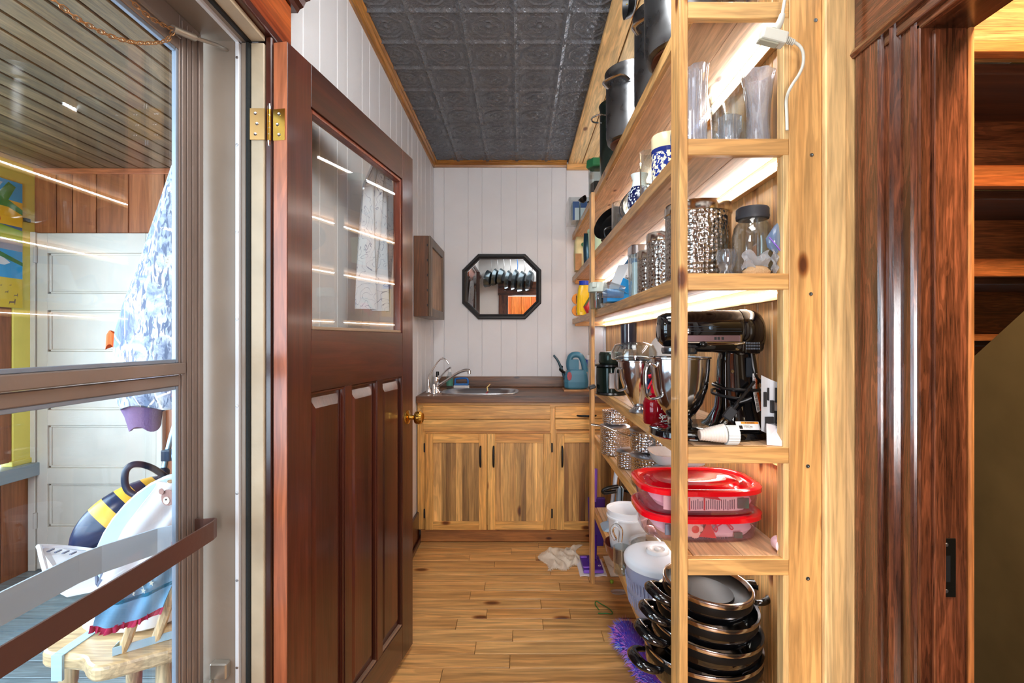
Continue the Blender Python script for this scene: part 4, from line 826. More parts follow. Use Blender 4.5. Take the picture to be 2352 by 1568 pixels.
# LED strips under the shelves
t = NT('led_strip_light'); v = t.coord((1, 1, 1), False); sp = t.add('ShaderNodeSeparateXYZ'); t.ln(v, sp.inputs[0])
mm = t.add('ShaderNodeMath', operation='PINGPONG', i1=.0085); t.ln(sp.outputs[1], mm.inputs[0]); mr = t.add('ShaderNodeMapRange'); mr.inputs[1].default_value = .004; mr.inputs[2].default_value = .0065; mr.inputs[3].default_value = 9*1.0; mr.inputs[4].default_value = 55
t.ln(mm.outputs[0], mr.inputs[0]); t.b.inputs['Emission Color'].default_value = (.82, .91, 1, 1); t.b.inputs['Base Color'].default_value = (.9, .9, .9, 1); t.ln(mr.outputs[0], t.b.inputs['Emission Strength']); LED = t.m
for i, (z, lab) in enumerate(((2.36, 'white light strip on the board wall above the top pots'), (1.9815-.001, 'white light strip lighting the glass vases'), (1.6695, 'white light strip lighting the hammered canisters'), (1.3625, 'white light strip lighting the black stand mixer'), (.965, 'white light strip lighting the saucepans and red lids'), (.711, 'white light strip lighting the black roaster stack'))):
    o = mk('light_strip', B(-.007, .005, 0, 2.40 if i < 4 else 1.38, -.003, 0) if i else B(0, .004, 0, 2.40, -.006, .006), LED, loc=(.606 if i else .6255, 1.17, z)); tag(o, lab, 'light strip', 'light strips under the shelves')

# ================= THINGS ON THE SHELVES
def M0(o): return None
def pot(name, label, catn, x, y, z, prof, m, seg=40, group=None, t=.0015, rot=0, part='body'):
    o = thing(name, label, catn, (x, y, z), rot, group); mk(part, lathe(nb(), shell(prof, t), seg), m, o, smooth=True); return o
DKST = pl('dull_stockpot_steel', (112, 113, 114), .25, 1, bump=.15, bscale=25, brough=.8); BURN = pl('burnt_copper_base', (112, 66, 44), .4, .9, bump=.3, bscale=40, var=.5)
def stock(label, x, y, r, h, ring=0, hand=1, m=None):
    o = thing('stockpot', label, 'pot', (x, y, 2.02), 0, 'stockpots on the top shelf')
    mk('body', lathe(nb(), shell([(r*.86, .010), (r*.95, .016), (r, .04), (r*1.005, h*.5), (r, h*.92), (r*1.02, h*.97), (r*1.05, h), (r*1.055, h+.004)], .002), 48), m or DKST, o, smooth=True)
    mk('base', lathe(nb(), [(0, 0), (r*.80, 0), (r*.84, .003), (r*.85, .009), (0, .010)], 40), BURN, o, smooth=True)
    for a in ((195, 15) if hand == 1 else (225, 45)):
        q = RZ(a); w = .042
        if hand == 1: mk('handle', tube(nb(), [q @ Vector(p) for p in ((r*.98, -w, h*.80), (r+.03, -w*.9, h*.80), (r+.048, 0, h*.80), (r+.03, w*.9, h*.80), (r*.98, w, h*.80))], .004, 8, 5), STEEL, o, smooth=True)
        else: mk('handle', tube(nb(), [q @ Vector(p) for p in ((r*.98, -w, h*.74), (r+.035, -w*.8, h*.76), (r+.035, w*.8, h*.76), (r*.98, w, h*.74))], (.003, .012), 8, 5, flat=(0, 0, 1)), STEEL, o, smooth=True)
    return o
stock('big dented steel stockpot with scorched copper base behind the front shelf post', .468, 1.375, .118, .27)
o = stock('tall narrow steel stockpot wedged behind the scorched copper one', .50, 1.68, .108, .33, hand=2)
o = stock('tall steel stockpot with strap handles in the middle of the top shelf', .452, 1.965, .108, .285, hand=2)
mk('ear_shadow', lathe(nb(), [(0, 0), (.022, 0), (.016, -.016), (0, -.022)], 16, T(-.102, -.03, .235) @ RY(-90)), pl('dark_steel_ear', (40, 40, 44), .3, .9), o, smooth=True)  # small dark steel ear on the side of the pot
o = stock('dark green enamel stockpot with ring handles by the far shelf post', .478, 2.36, .095, .345, m=pl('dark_green_enamel', (40, 52, 46), .2, .6))
# hanging pan
o = thing('hanging_skillet', 'black skillet hanging from the pine soffit over the aisle', 'skillet', (.368, 1.68, 2.36))
mk('pan', lathe(nb(), shell([(.05, 0), (.062, .01), (.068, .03)], .003), 32, T(.012, 0, .06) @ RY(-90) @ T(0, 0, -.012)), pl('black_iron_pan', (26, 26, 28), .3, .4), o, smooth=True); mk('rivet', sphere(nb(), (-.006, -.01, .028), .003), BRASS, o); mk('handle', tube(nb(), [(.012, 0, .12), (.010, 0, .15), (.012, 0, .175)], .004, 8), pl('black_iron_pan', (26, 26, 28), .3, .4), o)
# jar with green lid, clear box with blue cards
o = thing('glass_jar', 'tall glass jar of dark beans with a green flip lid on the top shelf', 'jar', (.435, 2.79, 2.02))
mk('jar', lathe(nb(), shell([(.040, 0), (.046, .006), (.046, .17), (.040, .19), (.040, .20)], .003), 6), JARG, o); mk('contents', lathe(nb(), [(0, .004), (.038, .004), (.038, .11), (.02, .125), (0, .12)], 20), pl('dark_beans', (60, 44, 36), .6, bump=1, bscale=60, var=.6), o); mk('lid', lathe(nb(), [(0, .198), (.056, .198), (.062, .205), (.058, .245), (0, .252)], 6), pl('green_plastic_lid', (46, 120, 76), .3), o, bev=.003)
o = thing('plastic_box', 'clear plastic box holding blue and white packets past the shelf post', 'box', (.375, 3.24, 2.02))
mk('box', B(-.062, .07, -.07, .12, 0, .148), THINC, o)
for k in range(2): mk('packet', B(-.035+.05*k, .008+.05*k, -.05, .08, .003, .125, bev=.002), pl('pale_packet', (214, 232, 234), .5), o); mk('blue_label', B(-.035+.05*k, .008+.05*k, -.0512, -.0505, .085, .125), pl('deep_blue_print', (18, 82, 150), .4), o)
mk('blue_label', B(-.035, -.022, -.0514, -.0506, .005, .085), pl('deep_blue_print', (18, 82, 150), .4), o)
o = thing('plastic_scoop', 'black plastic scoop lying beside the green lidded jar', 'scoop', (.375, 2.86, 2.02)); mk('bowl', lathe(nb(), shell([(.012, 0), (.022, .012), (.026, .03)], .002), 20, T(0, 0, .03) @ RY(-35)), BLACKP, o, smooth=True); mk('handle', tube(nb(), [(.015, 0, .03), (.05, .0, .02)], .006, 8), BLACKP, o)
o = thing('card_box', 'wooden box standing behind the green lidded jar', 'box', (.572, 2.93, 2.02)); mk('box', B(-.05, .05, -.08, .08, 0, .29, bev=.003), MAHOL('z'), o)

# --- shelf 1.708
Z = 1.708
o = thing('patterned_crock', 'cream stoneware crock with cobalt blue scrollwork and plain cream rim', 'crock', (.447, 1.492, Z))
mk('body', lathe(nb(), shell([(.043, 0), (.047, .004), (.048, .10)], .004), 40), blotch('cobalt_scroll', (20, 44, 128), (236, 226, 196), 95, .50, .2, dist=.6), o, smooth=True)
mk('band', lathe(nb(), [(.0485, .100), (.0485, .113)], 40), pl('cobalt_glaze', (18, 36, 110), .2), o, smooth=True); mk('rim', lathe(nb(), shell([(.046, .100), (.0483, .113), (.0483, .152), (.046, .156)], .004), 40), pl('cream_glaze', (232, 214, 172), .3, var=.25), o, smooth=True)
o = thing('glass_tumbler', 'tall square clear glass tumbler behind the cobalt patterned crock', 'tumbler', (.432, 1.665, Z)); mk('wall', lathe(nb(), shell([(.024, 0), (.027, .01), (.028, .175)], .002), 8), JARG, o)
o = thing('delft_vase', 'small white vase with a navy floral panel and rolled rim', 'vase', (.437, 1.805, Z))
mk('body', lathe(nb(), shell([(.028, 0), (.034, .006), (.043, .035), (.042, .065), (.028, .10), (.024, .125), (.032, .146)], .003), 36), pl('white_porcelain', (226, 236, 232), .15), o, smooth=True)
mk('navy_panel', lathe(nb(), [(.0345, .006), (.0437, .035), (.0427, .065), (.0345, .088), (.030, .098)], 36), blotch('navy_floral', (14, 22, 70), (214, 226, 240), 110, .56, .2), o, smooth=True)
def glid(lab, x, y, r, z=Z, tilt=78, rz=0):
    o = thing('pan_cover', lab, 'lid', (x, y, z), None, 'glass pan lids'); M_ = T(0, 0, r+.001) @ RZ(rz) @ RY(tilt)
    mk('glass', lathe(nb(), [(0, .018), (r*.5, .014), (r*.95, .003), (r*.95, .001), (r*.5, .011), (0, .015)], 40, M_), JARG, o, smooth=True); mk('rim', lathe(nb(), [(r*.95, 0), (r, -.001), (r, .005), (r*.94, .006), (r*.95, 0)], 48, M_), STEEL, o, smooth=True)
    return o
glid('larger steel-rimmed glass pan lid standing on edge behind the delft vase', .50, 2.02, .098, tilt=-66, rz=55); glid('smaller glass pan lid leaning in front of the larger one', .475, 1.925, .082, tilt=-66, rz=55)
o = thing('glass_canister', 'round clear glass canister behind the two pan lids', 'canister', (.462, 2.160, Z)); mk('wall', lathe(nb(), shell([(.055, 0), (.06, .006), (.06, .135), (.058, .14)], .003), 36), JARG, o, smooth=True)
o = thing('steel_lid', 'polished steel pan lid leaning low behind the glass lids', 'lid', (.50, 1.93, Z)); mk('lid', lathe(nb(), [(0, 0), (.06, .002), (.064, .006), (.06, .009), (0, .024)], 36, T(0, .09, .062) @ RZ(50) @ RY(-75)), BRST, o, smooth=True)
o = thing('frying_pan', 'black non-stick frying pan tipped against the far shelf post', 'frying pan', (.455, 2.40, Z)); M_ = T(-.0, 0, .092) @ RZ(40) @ RY(-66)
mk('pan', lathe(nb(), shell([(.07, 0), (.082, .008), (.090, .038)], .003), 36, M_), BLACKP, o, smooth=True); mk('handle', tube(nb(), [M_ @ Vector(p) for p in ((-.02, -.088, .03), (-.03, -.13, .045), (-.05, -.19, .05))], (.011, .007), 10, 3), BLACKP, o, smooth=True)
o = thing('black_pan_lid', 'black framed lid with loop handle lying in front of the frying pan', 'lid', (.425, 2.278, Z)); mk('lid', lathe(nb(), [(0, 0), (.05, 0), (.052, .004), (.04, .012), (0, .018)], 30), BLACKP, o, smooth=True); mk('loop', tube(nb(), [(-.03, 0, .012), (-.034, 0, .05), (.0, 0, .062), (.03, 0, .05), (.03, 0, .012)], .005, 8, 4), BLACKP, o, smooth=True)
o = thing('flour_bag', 'cream paper bag with green and yellow corner beyond the far post', 'bag', (.425, 3.30, Z))
mk('bag', loft(nb(), [rring(0, 0, 0, .06, .05, 20, 5), rring(0, .002, .12, .065, .05, 20, 5), rring(.0, .01, .20, .06, .035, 20, 4), rring(.01, .015, .235, .058, .008, 20, 3)]), pl('cream_bag_paper', (226, 214, 160), .6, bump=.5, bscale=18, var=.3), o, smooth=50); mk('emblem', lathe(nb(), [(0, 0), (.013, 0), (0, .001)], 16, T(-.01, -.052, .17) @ RX(90)), pl('green_print', (40, 110, 60), .5), o); mk('label_panel', B(-.062, -.02, -.054, -.05, .0, .11), pl('seed_picture', (196, 140, 80), .5, bump=1, bscale=90, var=.6), o)
o = thing('coffee_bag', 'dark teal foil bag with silver text panel in front of the cream bag', 'bag', (.432, 3.03, Z))
mk('bag', loft(nb(), [rring(0, 0, 0, .040, .03, 20, 4), rring(0, 0, .10, .045, .03, 20, 4), rring(.0, .0, .17, .042, .02, 20, 3), rring(0, 0, .195, .040, .005, 20, 3)]), pl('dark_teal_foil', (34, 66, 82), .25, .4, bump=.5, bscale=25), o, smooth=50); mk('text_panel', B(-.012, .036, -.0335, -.031, .01, .13), pl('silver_text_panel', (150, 160, 172), .4, var=.4), o)
for k in range(9): mk('text_line', B(-.009, .033, -.0342, -.0336, .02+.012*k, .024+.012*k), pl('dark_print', (54, 60, 66), .5), o)
o = thing('mint_tub', 'pale mint green plastic tub with lid at the far shelf post', 'tub', (.432, 2.80, Z)); MNT = pl('mint_plastic', (196, 232, 204), .35)
mk('tub', lathe(nb(), shell([(.036, 0), (.040, .004), (.046, .15)], .002), 32), MNT, o, smooth=True); mk('lid', lathe(nb(), [(0, .15), (.051, .15), (.051, .164), (.047, .168), (0, .168)], 32), MNT, o, smooth=True)
CRY = thin('cut_crystal', (246, 248, 252), 3.4, .03, .2, (246, 248, 255))
# glassware near
def gv(name, lab, catn, x, y, prof, t=.003, flute=0, m=None, seg=48, twist=0):
    o = thing(name, lab, catn, (x, y, Z), None, 'pressed glassware')
    bm = nb(); pr = shell(prof, t); V = []
    rings = []
    for r, z in pr:
        rings.append([(max(r, .0004)*(1+flute*math.cos(8*(2*PI*i/seg)+twist*z))*math.cos(2*PI*i/seg), max(r, .0004)*(1+flute*math.cos(8*(2*PI*i/seg)+twist*z))*math.sin(2*PI*i/seg), z) for i in range(seg)])
    loft(bm, rings); bmesh.ops.recalc_face_normals(bm, faces=bm.faces); mk('glass', bm, m or CRY, o, smooth=50); return o
gv('bud_vase', 'tall fluted clear bud vase with spreading foot by the shelf post', 'vase', .458, 1.262, [(.040, 0), (.041, .004), (.030, .02), (.020, .05), (.0185, .12), (.021, .20), (.024, .232), (.026, .240)], .004, .07)
gv('bud_vase', 'second clear glass vase half hidden by the shelf post', 'vase', .418, 1.200, [(.030, 0), (.032, .004), (.022, .03), (.019, .10), (.024, .19)], .004, .05)
gv('crystal_vase', 'flared pressed glass vase with pointed arches at the front of the shelf', 'vase', .578, 1.195, [(.027, 0), (.029, .004), (.025, .05), (.025, .09), (.030, .14), (.036, .178), (.037, .186)], .004, .06, None, 48, 30)
o = gv('glass_pitcher', 'wide thin-walled glass pitcher behind the flared pressed vase', 'pitcher', .566, 1.318, [(.046, 0), (.050, .005), (.050, .10), (.054, .17), (.060, .218)], .0022, 0, JARG)
mk('handle', tube(nb(), [(.0, .05, .165), (0.03, .07, .17), (.04, .078, .14), (.035, .072, .08), (0.02, .045, .04)], .0065, 12, 5), JARG, o, smooth=True)
o = gv('glass_mug', 'heavy clear glass mug with thick handle between the vases', 'mug', .476, 1.348, [(.032, 0), (.034, .005), (.033, .06), (.035, .13)], .005, .02)
mk('handle', tube(nb(), [(-.03, -.01, .12), (-.055, -.015, .12), (-.062, -.015, .07), (-.03, -.01, .03)], .007, 10, 5), GLASSR, o, smooth=True)
gv('crystal_goblet', 'squat cut crystal goblet below the pitcher rim', 'goblet', .522, 1.227, [(.024, 0), (.026, .003), (.012, .012), (.020, .03), (.028, .055), (.028, .092)], .003, .06, VASEG)
gv('crystal_bowl', 'small faceted crystal bowl stacked behind the goblet', 'bowl', .532, 1.435, [(.028, 0), (.03, .004), (.022, .05), (.02, .085), (.036, .10), (.042, .135)], .003, .07, VASEG)
gv('crystal_tumbler', 'short diamond-cut crystal tumbler at the shelf edge', 'tumbler', .494, 1.172, [(.018, 0), (.020, .003), (.021, .07)], .003, .06, VASEG)
# --- shelf 1.401 canisters
Z = 1.401
HAM = hammered('hammered_steel', (184, 178, 172), .2, 82)
def canis(lab, x, y, r, h):
    o = thing('hammered_canister', lab, 'canister', (x, y, Z), None, 'hammered steel canisters')
    mk('body', lathe(nb(), [(0, 0), (r*.97, 0), (r, .004), (r, h-.028)], 64), HAM, o, smooth=True); mk('lid', lathe(nb(), [(r, h-.029), (r*1.03, h-.027), (r*1.035, h-.008), (r*1.0, h-.001), (r*.95, h), (r*.93, h-.004), (0, h-.004)], 64), pl('warm_polished_steel', (206, 196, 184), .14, 1), o, smooth=True)
canis('largest hammered steel canister beside the black-lidded glass jar', .4775, 1.325, .084, .208); canis('middle hammered steel canister half hidden behind the post', .462, 1.535, .066, .178); canis('shortest hammered steel canister beside the square glass jar', .462, 1.682, .060, .150)
canis2 = thing('square_jar', 'square glass jar with polished steel lid beside the canisters', 'jar', (.452, 1.835, Z))
mk('jar', loft(nb(), [rring(0, 0, 0, .042, .042, 32, 5), rring(0, 0, .160, .045, .045, 32, 5)]), thin('frosted_jar_glass', (240, 248, 248), 1.8, .03, .16, (220, 236, 238)), canis2, smooth=50); mk('lid', loft(nb(), [rring(0, 0, .161, .047, .047, 32, 5), rring(0, 0, .196, .046, .046, 32, 5)]), STEEL, canis2, bev=.003)
mk('contents', loft(nb(), [rring(0, 0, .004, .036, .036, 24, 3), rring(0, .004, .08, .03, .036, 24, 3), rring(0, 0, .135, .034, .022, 24, 3)]), pl('milky_bag', (206, 222, 224), .4, bump=1, bscale=22), canis2, smooth=True)
o = thing('freezer_bag_box', 'torn blue and white box of food bags between the bags and the square jar', 'box', (.455, 2.06, Z))
BXW = pl('white_cardboard', (236, 240, 242), .6); BXB = pl('cyan_blue_print', (24, 134, 200), .4)
M_ = T(-.01, 0, .035) @ RY(22) @ RZ(12); mk('box', box(nb(), -.06, .07, -.05, .07, .0, .115, .002, M_), BXW, o); mk('blue_panel', box(nb(), -.061, .071, -.0512, -.0505, -.0, .05, 0, M_), BXB, o); mk('grey_window', box(nb(), -.035, .035, -.0512, -.0505, .062, .10, 0, M_), pl('grey_torn_card', (130, 138, 142), .7, var=.3), o)
text('box_lettering', 'Sandwich', .018, M_ @ T(-.055, -.0515, .052) @ RX(90), pl('dark_print', (54, 60, 66), .5), o); M2 = T(.03, .0, .13) @ RY(35) @ RZ(10)
mk('top_box', box(nb(), -.05, .05, -.04, .05, .0, .05, .002, M2), BXB, o); mk('flap', box(nb(), -.052, .02, -.06, -.04, .04, .043, 0, M2), BXW, o); mk('lower_box', box(nb(), -.09, .02, -.05, .05, -.030, .022, .002, T(-.01, 0, .034)), BXB, o)
o = thing('blue_lidded_tub', 'round tub with bright blue rim lid leaning beside the navy packet', 'tub', (.53, 2.30, Z)); M_ = T(0, 0, .05) @ RY(-62) @ RZ(20)
mk('lid', lathe(nb(), [(0, 0), (.04, 0), (.046, .003), (.046, .014), (.040, .018), (0, .016)], 32, M_), pl('bright_blue_lid', (30, 110, 214), .3), o, smooth=True); mk('tub', lathe(nb(), [(.040, -.002), (.034, -.035), (0, -.035)], 32, M_), THINC, o, smooth=True)
o = thing('navy_packet', 'navy blue packet with a yellow picture behind the grinder', 'packet', (.505, 2.36, Z)); mk('packet', box(nb(), -.04, .05, -.012, .012, .022, .16, .003, RY(24)), pl('navy_print', (18, 38, 92), .4), o); mk('picture', lathe(nb(), [(0, 0), (.02, 0), (0, .001)], 20, RY(24) @ T(-.01, -.0125, .045) @ RX(90)), pl('yellow_picture', (240, 190, 60), .5), o)
o = thing('food_chopper', 'clear chopper bowl with pale grey lid at the far shelf post', 'chopper', (.388, 2.46, Z))
mk('bowl', lathe(nb(), shell([(.038, 0), (.042, .006), (.043, .085)], .002), 36), JARG, o, smooth=True); mk('blade_stem', lathe(nb(), [(0, .004), (.010, .004), (.010, .07), (0, .07)], 16), pl('dark_blade', (70, 74, 76), .3, .7), o, smooth=True); mk('inner_cup', lathe(nb(), [(.016, .004), (.020, .05), (.022, .08)], 20, T(.012, 0, 0)), pl('dark_blade', (70, 74, 76), .3, .7), o, smooth=True)
LG = pl('pale_grey_green_plastic', (198, 212, 204), .35); mk('lid', lathe(nb(), [(0, .086), (.048, .086), (.049, .098), (.046, .125), (.040, .133), (0, .134)], 36), LG, o, smooth=True); mk('tab', B(-.036, -.012, -.05, -.035, .105, .13, bev=.003), LG, o)
o = thing('coffee_grinder', 'beige plastic grinder lying on its side by the square jar', 'grinder', (.44, 2.24-.0, Z)); mk('body', lathe(nb(), [(0, 0), (.034, 0), (.036, .01), (.030, .05), (.030, .10), (0, .10)], 28, T(-.02, -.04, .036) @ RY(78)), pl('beige_plastic', (214, 206, 188), .4), o, smooth=True)
o = thing('plastic_cup', 'crumpled clear plastic cup tipped over in front of the bag box', 'cup', (.412, 1.945, Z)); mk('cup', lathe(nb(), shell([(.022, 0), (.024, .004), (.036, .085)], .0015), 24, T(0, 0, .036) @ RZ(-10) @ RY(-80)), THINC, o, smooth=True)
o = thing('clear_tray', 'shallow clear plastic tray at the shelf edge beside the chopper', 'tray', (.415, 2.345, Z)); mk('tray', loft(nb(), [rring(0, 0, .001, .028, .04, 20, 4), rring(0, 0, .020, .034, .048, 20, 4), rring(0, 0, .019, .031, .045, 20, 4), rring(0, 0, .003, .026, .038, 20, 4)]), THINC, o, smooth=True)
# beyond post
o = thing('yellow_bottle', 'yellow cleaning bottle with blue cap beyond the far shelf post', 'bottle', (.388, 3.05, Z)); YB_ = pl('yellow_bottle_plastic', (250, 206, 20), .3)
mk('bottle', loft(nb(), [rring(0, 0, 0, .036, .03, 24, 4), rring(0, 0, .02, .04, .032, 24, 4), rring(0, 0, .12, .036, .03, 24, 4), rring(.004, 0, .165, .034, .028, 24, 3.4), rring(.006, 0, .185, .030, .024, 24, 3)]), YB_, o, smooth=50); mk('cap', lathe(nb(), [(0, .185), (.03, .185), (.03, .212), (0, .213)], 24, T(.006, 0, 0)), pl('royal_blue', (20, 60, 190), .3), o, smooth=True); mk('side_rib', B(-.022, -.004, -.034, -.030, .02, .12, bev=.002), YB_, o)
for zz, lb in ((.0, 'orange and black tape measure low behind the yellow bottle'), (.075, 'orange and black tape reel standing above behind the yellow bottle')):
    o = thing('tape_measure', lb, 'tape measure', (.372, 3.20, Z+zz), None, 'orange tape measures'); mk('case', lathe(nb(), [(0, -.014), (.036, -.014), (.037, 0), (.036, .014), (0, .014)], 28, T(0, 0, .037) @ RX(90)), pl('tool_orange', (232, 144, 24), .4), o, smooth=True); mk('grip', B(-.01, .028, -.018, -.0, .01, .06, bev=.003), BLACKM, o)
o = thing('snack_bag', 'crumpled red and green snack bag by the far shelf post', 'bag', (.415, 2.86, Z)); mk('bag', loft(nb(), [rring(0, 0, 0, .03, .025, 16, 3), rring(-.008, 0, .04, .042, .03, 16, 3), rring(.01, 0, .09, .03, .01, 16, 3), rring(.02, 0, .12, .018, .004, 16, 3)]), blotch('red_green_foil', (196, 34, 36), (112, 124, 66), 22, .5, .3), o, smooth=60)
# near end of shelf 1.401
o = thing('mason_jar', 'large clear glass jar with black screw lid near the shelf end', 'jar', (.5795, 1.228, Z))
mk('jar', lathe(nb(), shell([(.040, 0), (.046, .006), (.0475, .02), (.0475, .105), (.043, .128), (.034, .140), (.034, .150)], .0025), 48), JARG, o, smooth=True); mk('lid', lathe(nb(), [(0, .148), (.038, .148), (.0385, .150), (.0385, .172), (.036, .176), (0, .176)], 48), pl('charcoal_lid', (52, 54, 60), .5), o, smooth=True)
mk('ridge', lathe(nb(), [(.0385, .151), (.0392, .155), (.0385, .159)], 48), pl('charcoal_lid', (52, 54, 60), .5), o, smooth=True)
o = thing('crystal_glass', 'small swirled crystal glass in front of the largest canister', 'glass', (.494, 1.178, Z)); mk('glass', lathe(nb(), shell([(.018, 0), (.020, .003), (.014, .014), (.020, .026), (.0245, .045), (.021, .062)], .003), 32), VASEG, o, smooth=True)
o = thing('grain_bag', 'clear bag of brown grain lying in front of the black-lidded jar', 'bag', (.552, 1.150, Z)); mk('grain', loft(nb(), [rring(0, 0, .0, .030, .012, 20, 2.4), rring(0, 0, .008, .033, .014, 20, 2.4), rring(.002, 0, .018, .022, .010, 20, 2), rring(.004, 0, .021, .01, .004, 20, 2)]), pl('brown_grain', (196, 160, 118), .8, bump=1.5, bscale=220, var=.3), o, smooth=True)
mk('film', grid(lambda u, v_: Vector((-.034+.062*u, -.004+.007*math.sin(v_*9+u*7), .010+.040*v_+.008*math.sin(u*8))), 12, 8, t=.0008), thin('milky_film', (250, 250, 252), 2.5, .05, .35), o, smooth=True)
o = thing('plastic_bags', 'crumpled clear bags with purple zip seal against the end board', 'bag', (.592, 1.150, Z))
mk('bag', grid(lambda u, v_: Vector((-.006+.016*u, .006*math.sin(v_*13+u*5)-.004, .008+.05*v_+.006*math.sin(u*9))), 10, 14, t=.0008), thin('milky_film', (250, 250, 252), 2.5, .05, .35), o, smooth=True); mk('tied_bag', loft(nb(), [rring(.008, 0, .05, .005, .005, 14), rring(.004, 0, .065, .018, .012, 14), rring(.004, 0, .085, .022, .014, 14), rring(.012, 0, .115, .010, .008, 14), rring(.014, 0, .122, .004, .004, 14)]), thin('bluish_film', (215, 232, 255), 2.5, .05, .4, (170, 200, 240)), o, smooth=True); mk('zip_seal', tube(nb(), [(-.016, -.012, .085), (0, -.014, .065), (.012, -.013, .05)], .0015, 6, 3), pl('purple_zip', (120, 70, 190), .4), o)

# --- shelf 1.005: stand mixer
Z = 1.005
mx = thing('stand_mixer', 'glossy black stand mixer with steel bowl and cord wrapped round its neck', 'stand mixer', (.546, 1.270, Z)); GB = pl('gloss_black_enamel', (7, 7, 9), .06, coat=.6)
def er(x, cz, ry_, rz_, n=32, e=2.3, cy=0): return [(x, cy+ry_*math.copysign(abs(math.cos(a))**(2/e), math.cos(a)), cz+rz_*math.copysign(abs(math.sin(a))**(2/e), math.sin(a))) for a in [2*PI*i/n for i in range(n)]]
hz = .270
mk('motor_head', loft(nb(), [er(-.190, hz+.004, .012, .018, cy=0), er(-.188, hz+.002, .030, .034), er(-.175, hz, .041, .043), er(-.10, hz, .046, .048), er(.0, hz, .047, .050), er(.012, hz, .047, .050)]), GB, mx, smooth=50)
mk('rear_cap', loft(nb(), [er(.0125, hz, .0485, .051), er(.03, hz, .051, .053), er(.048, hz-.002, .050, .052), er(.062, hz-.004, .044, .048), er(.072, hz-.008, .034, .040), er(.079, hz-.012, .018, .026), er(.081, hz-.012, .004, .006)]), GB, mx, smooth=50)
mk('head_underside', loft(nb(), [er(-.165, hz-.040, .034, .014, e=4), er(-.06, hz-.042, .038, .016, e=4), er(.04, hz-.046, .040, .020, e=4), er(.062, hz-.038, .036, .016, e=4)]), GB, mx, smooth=50)
mk('rear_skirt', loft(nb(), [er(.010, hz-.040, .040, .024, e=5), er(.05, hz-.040, .041, .024, e=5), er(.066, hz-.038, .034, .018, e=4)]), GB, mx, smooth=50)
vt = mk('vent_panel', B(.014, .054, -.0425, -.038, hz-.060, hz-.024, bev=.002), GB, mx)
for i in range(9):
    for j in range(3): mk('vent_slot', B(.017+.0040*i, .0196+.0040*i, -.0432, -.0424, hz-.050+.007*j, hz-.0455+.007*j), pl('vent_grey', (90, 98, 108), .4, .6), vt)
mk('trim_band', B(-.168, .002, -.0478, -.0455, hz-.030, hz-.015), pl('mauve_silver_band', (156, 130, 140), .25, .9), mx); mk('band_edge', B(-.168, .012, -.0486, -.0455, hz-.034, hz-.031), CHROME, mx); mk('band_edge', B(.0, .005, -.0486, -.0455, hz-.034, hz-.013), CHROME, mx)
for k in range(3): mk('ridge', B(-.17, .004, -.0480+.001*k, -.044, hz-.006+.006*k, hz-.004+.006*k), pl('satin_black', (30, 36, 44), .3, .3), mx)
mk('head_screw', lathe(nb(), [(0, 0), (.006, 0), (.005, .0015), (0, .002)], 16, T(-.072, -.0465, hz+.004) @ RX(90)), pl('blue_grey_screw', (96, 116, 136), .3, .8), mx)
mk('speed_lever', tube(nb(), [(-.10, -.05, hz-.038), (-.02, -.052, hz-.037), (.01, -.05, hz-.035)], .0025, 8), CHROME, mx, smooth=True); mk('lever_knob', sphere(nb(), (-.092, -.052, hz-.037), .0075, sc=(1.3, .8, 1)), BLACKP, mx, smooth=True)
for xx in (-.064, -.056, -.046): mk('motif', box(nb(), xx, xx+.006, -.0482, -.0478, hz-.026, hz-.019, 0), BLACKM, mx)
mk('column', loft(nb(), [rring(.012, 0, .22, .040, .030, 28, 3), rring(.012, 0, .19, .046, .034, 28, 3), rring(.015, 0, .12, .050, .038, 28, 3), rring(.020, 0, .07, .060, .050, 28, 2.8), rring(.010, 0, .035, .068, .075, 28, 2.6), rring(.000, 0, .02, .078, .088, 28, 2.6)]), GB, mx, smooth=50)
mk('base', loft(nb(), [rring(-.066, 0, 0, .139, .094, 36, 2.6), rring(-.066, 0, .004, .144, .098, 36, 2.6), rring(-.066, 0, .016, .142, .096, 36, 2.6), rring(-.06, 0, .026, .125, .085, 36, 2.6)]), GB, mx, smooth=50)
mk('neck_joint', lathe(nb(), [(0, -.036), (.016, -.036), (.018, -.03), (.018, .03), (.016, .036), (0, .036)], 24, T(.008, 0, .222) @ RX(90)), GB, mx, smooth=True); mk('pivot_pin', lathe(nb(), [(0, 0), (.006, 0), (.005, .002), (0, .002)], 12, T(-.002, -.037, .222) @ RX(90)), CHROME, mx, smooth=True)
mk('column_screw', lathe(nb(), [(0, 0), (.0045, 0), (.004, .002), (0, .002)], 14, T(-.015, -.0375, .165) @ RX(90)), CHROME, mx, smooth=True); mk('hinge_slot', B(.020, .036, -.0385, -.036, .15, .20, bev=.002), pl('satin_black', (30, 36, 44), .3, .3), mx)
bw = mk('bowl', lathe(nb(), shell([(.030, 0), (.032, .010), (.028, .018), (.040, .03), (.056, .055), (.068, .095), (.073, .14), (.074, .168), (.077, .170), (.077, .173)], .0015), 48, T(-.134, 0, .027)), STEEL, mx, smooth=True)
mk('bowl_handle', strap([(-.21, -.01), (-.238, -.014), (-.252, -.014), (-.258, -.01), (-.252, -.004), (-.238, .0), (-.21, .0)], .07, .18, .002) if False else tube(nb(), [(-.200, -.02, .175), (-.218, -.024, .185), (-.230, -.025, .165), (-.229, -.024, .12), (-.218, -.022, .095), (-.190, -.018, .098)], (.009, .0035), 10, 6, flat=(0, 1, 0)), STEEL, bw, smooth=True)
mk('attachment_hub', lathe(nb(), [(0, 0), (.016, 0), (.016, -.03), (.012, -.036), (0, -.036)], 20, T(-.138, 0, hz-.040)), CHROME, mx, smooth=True)
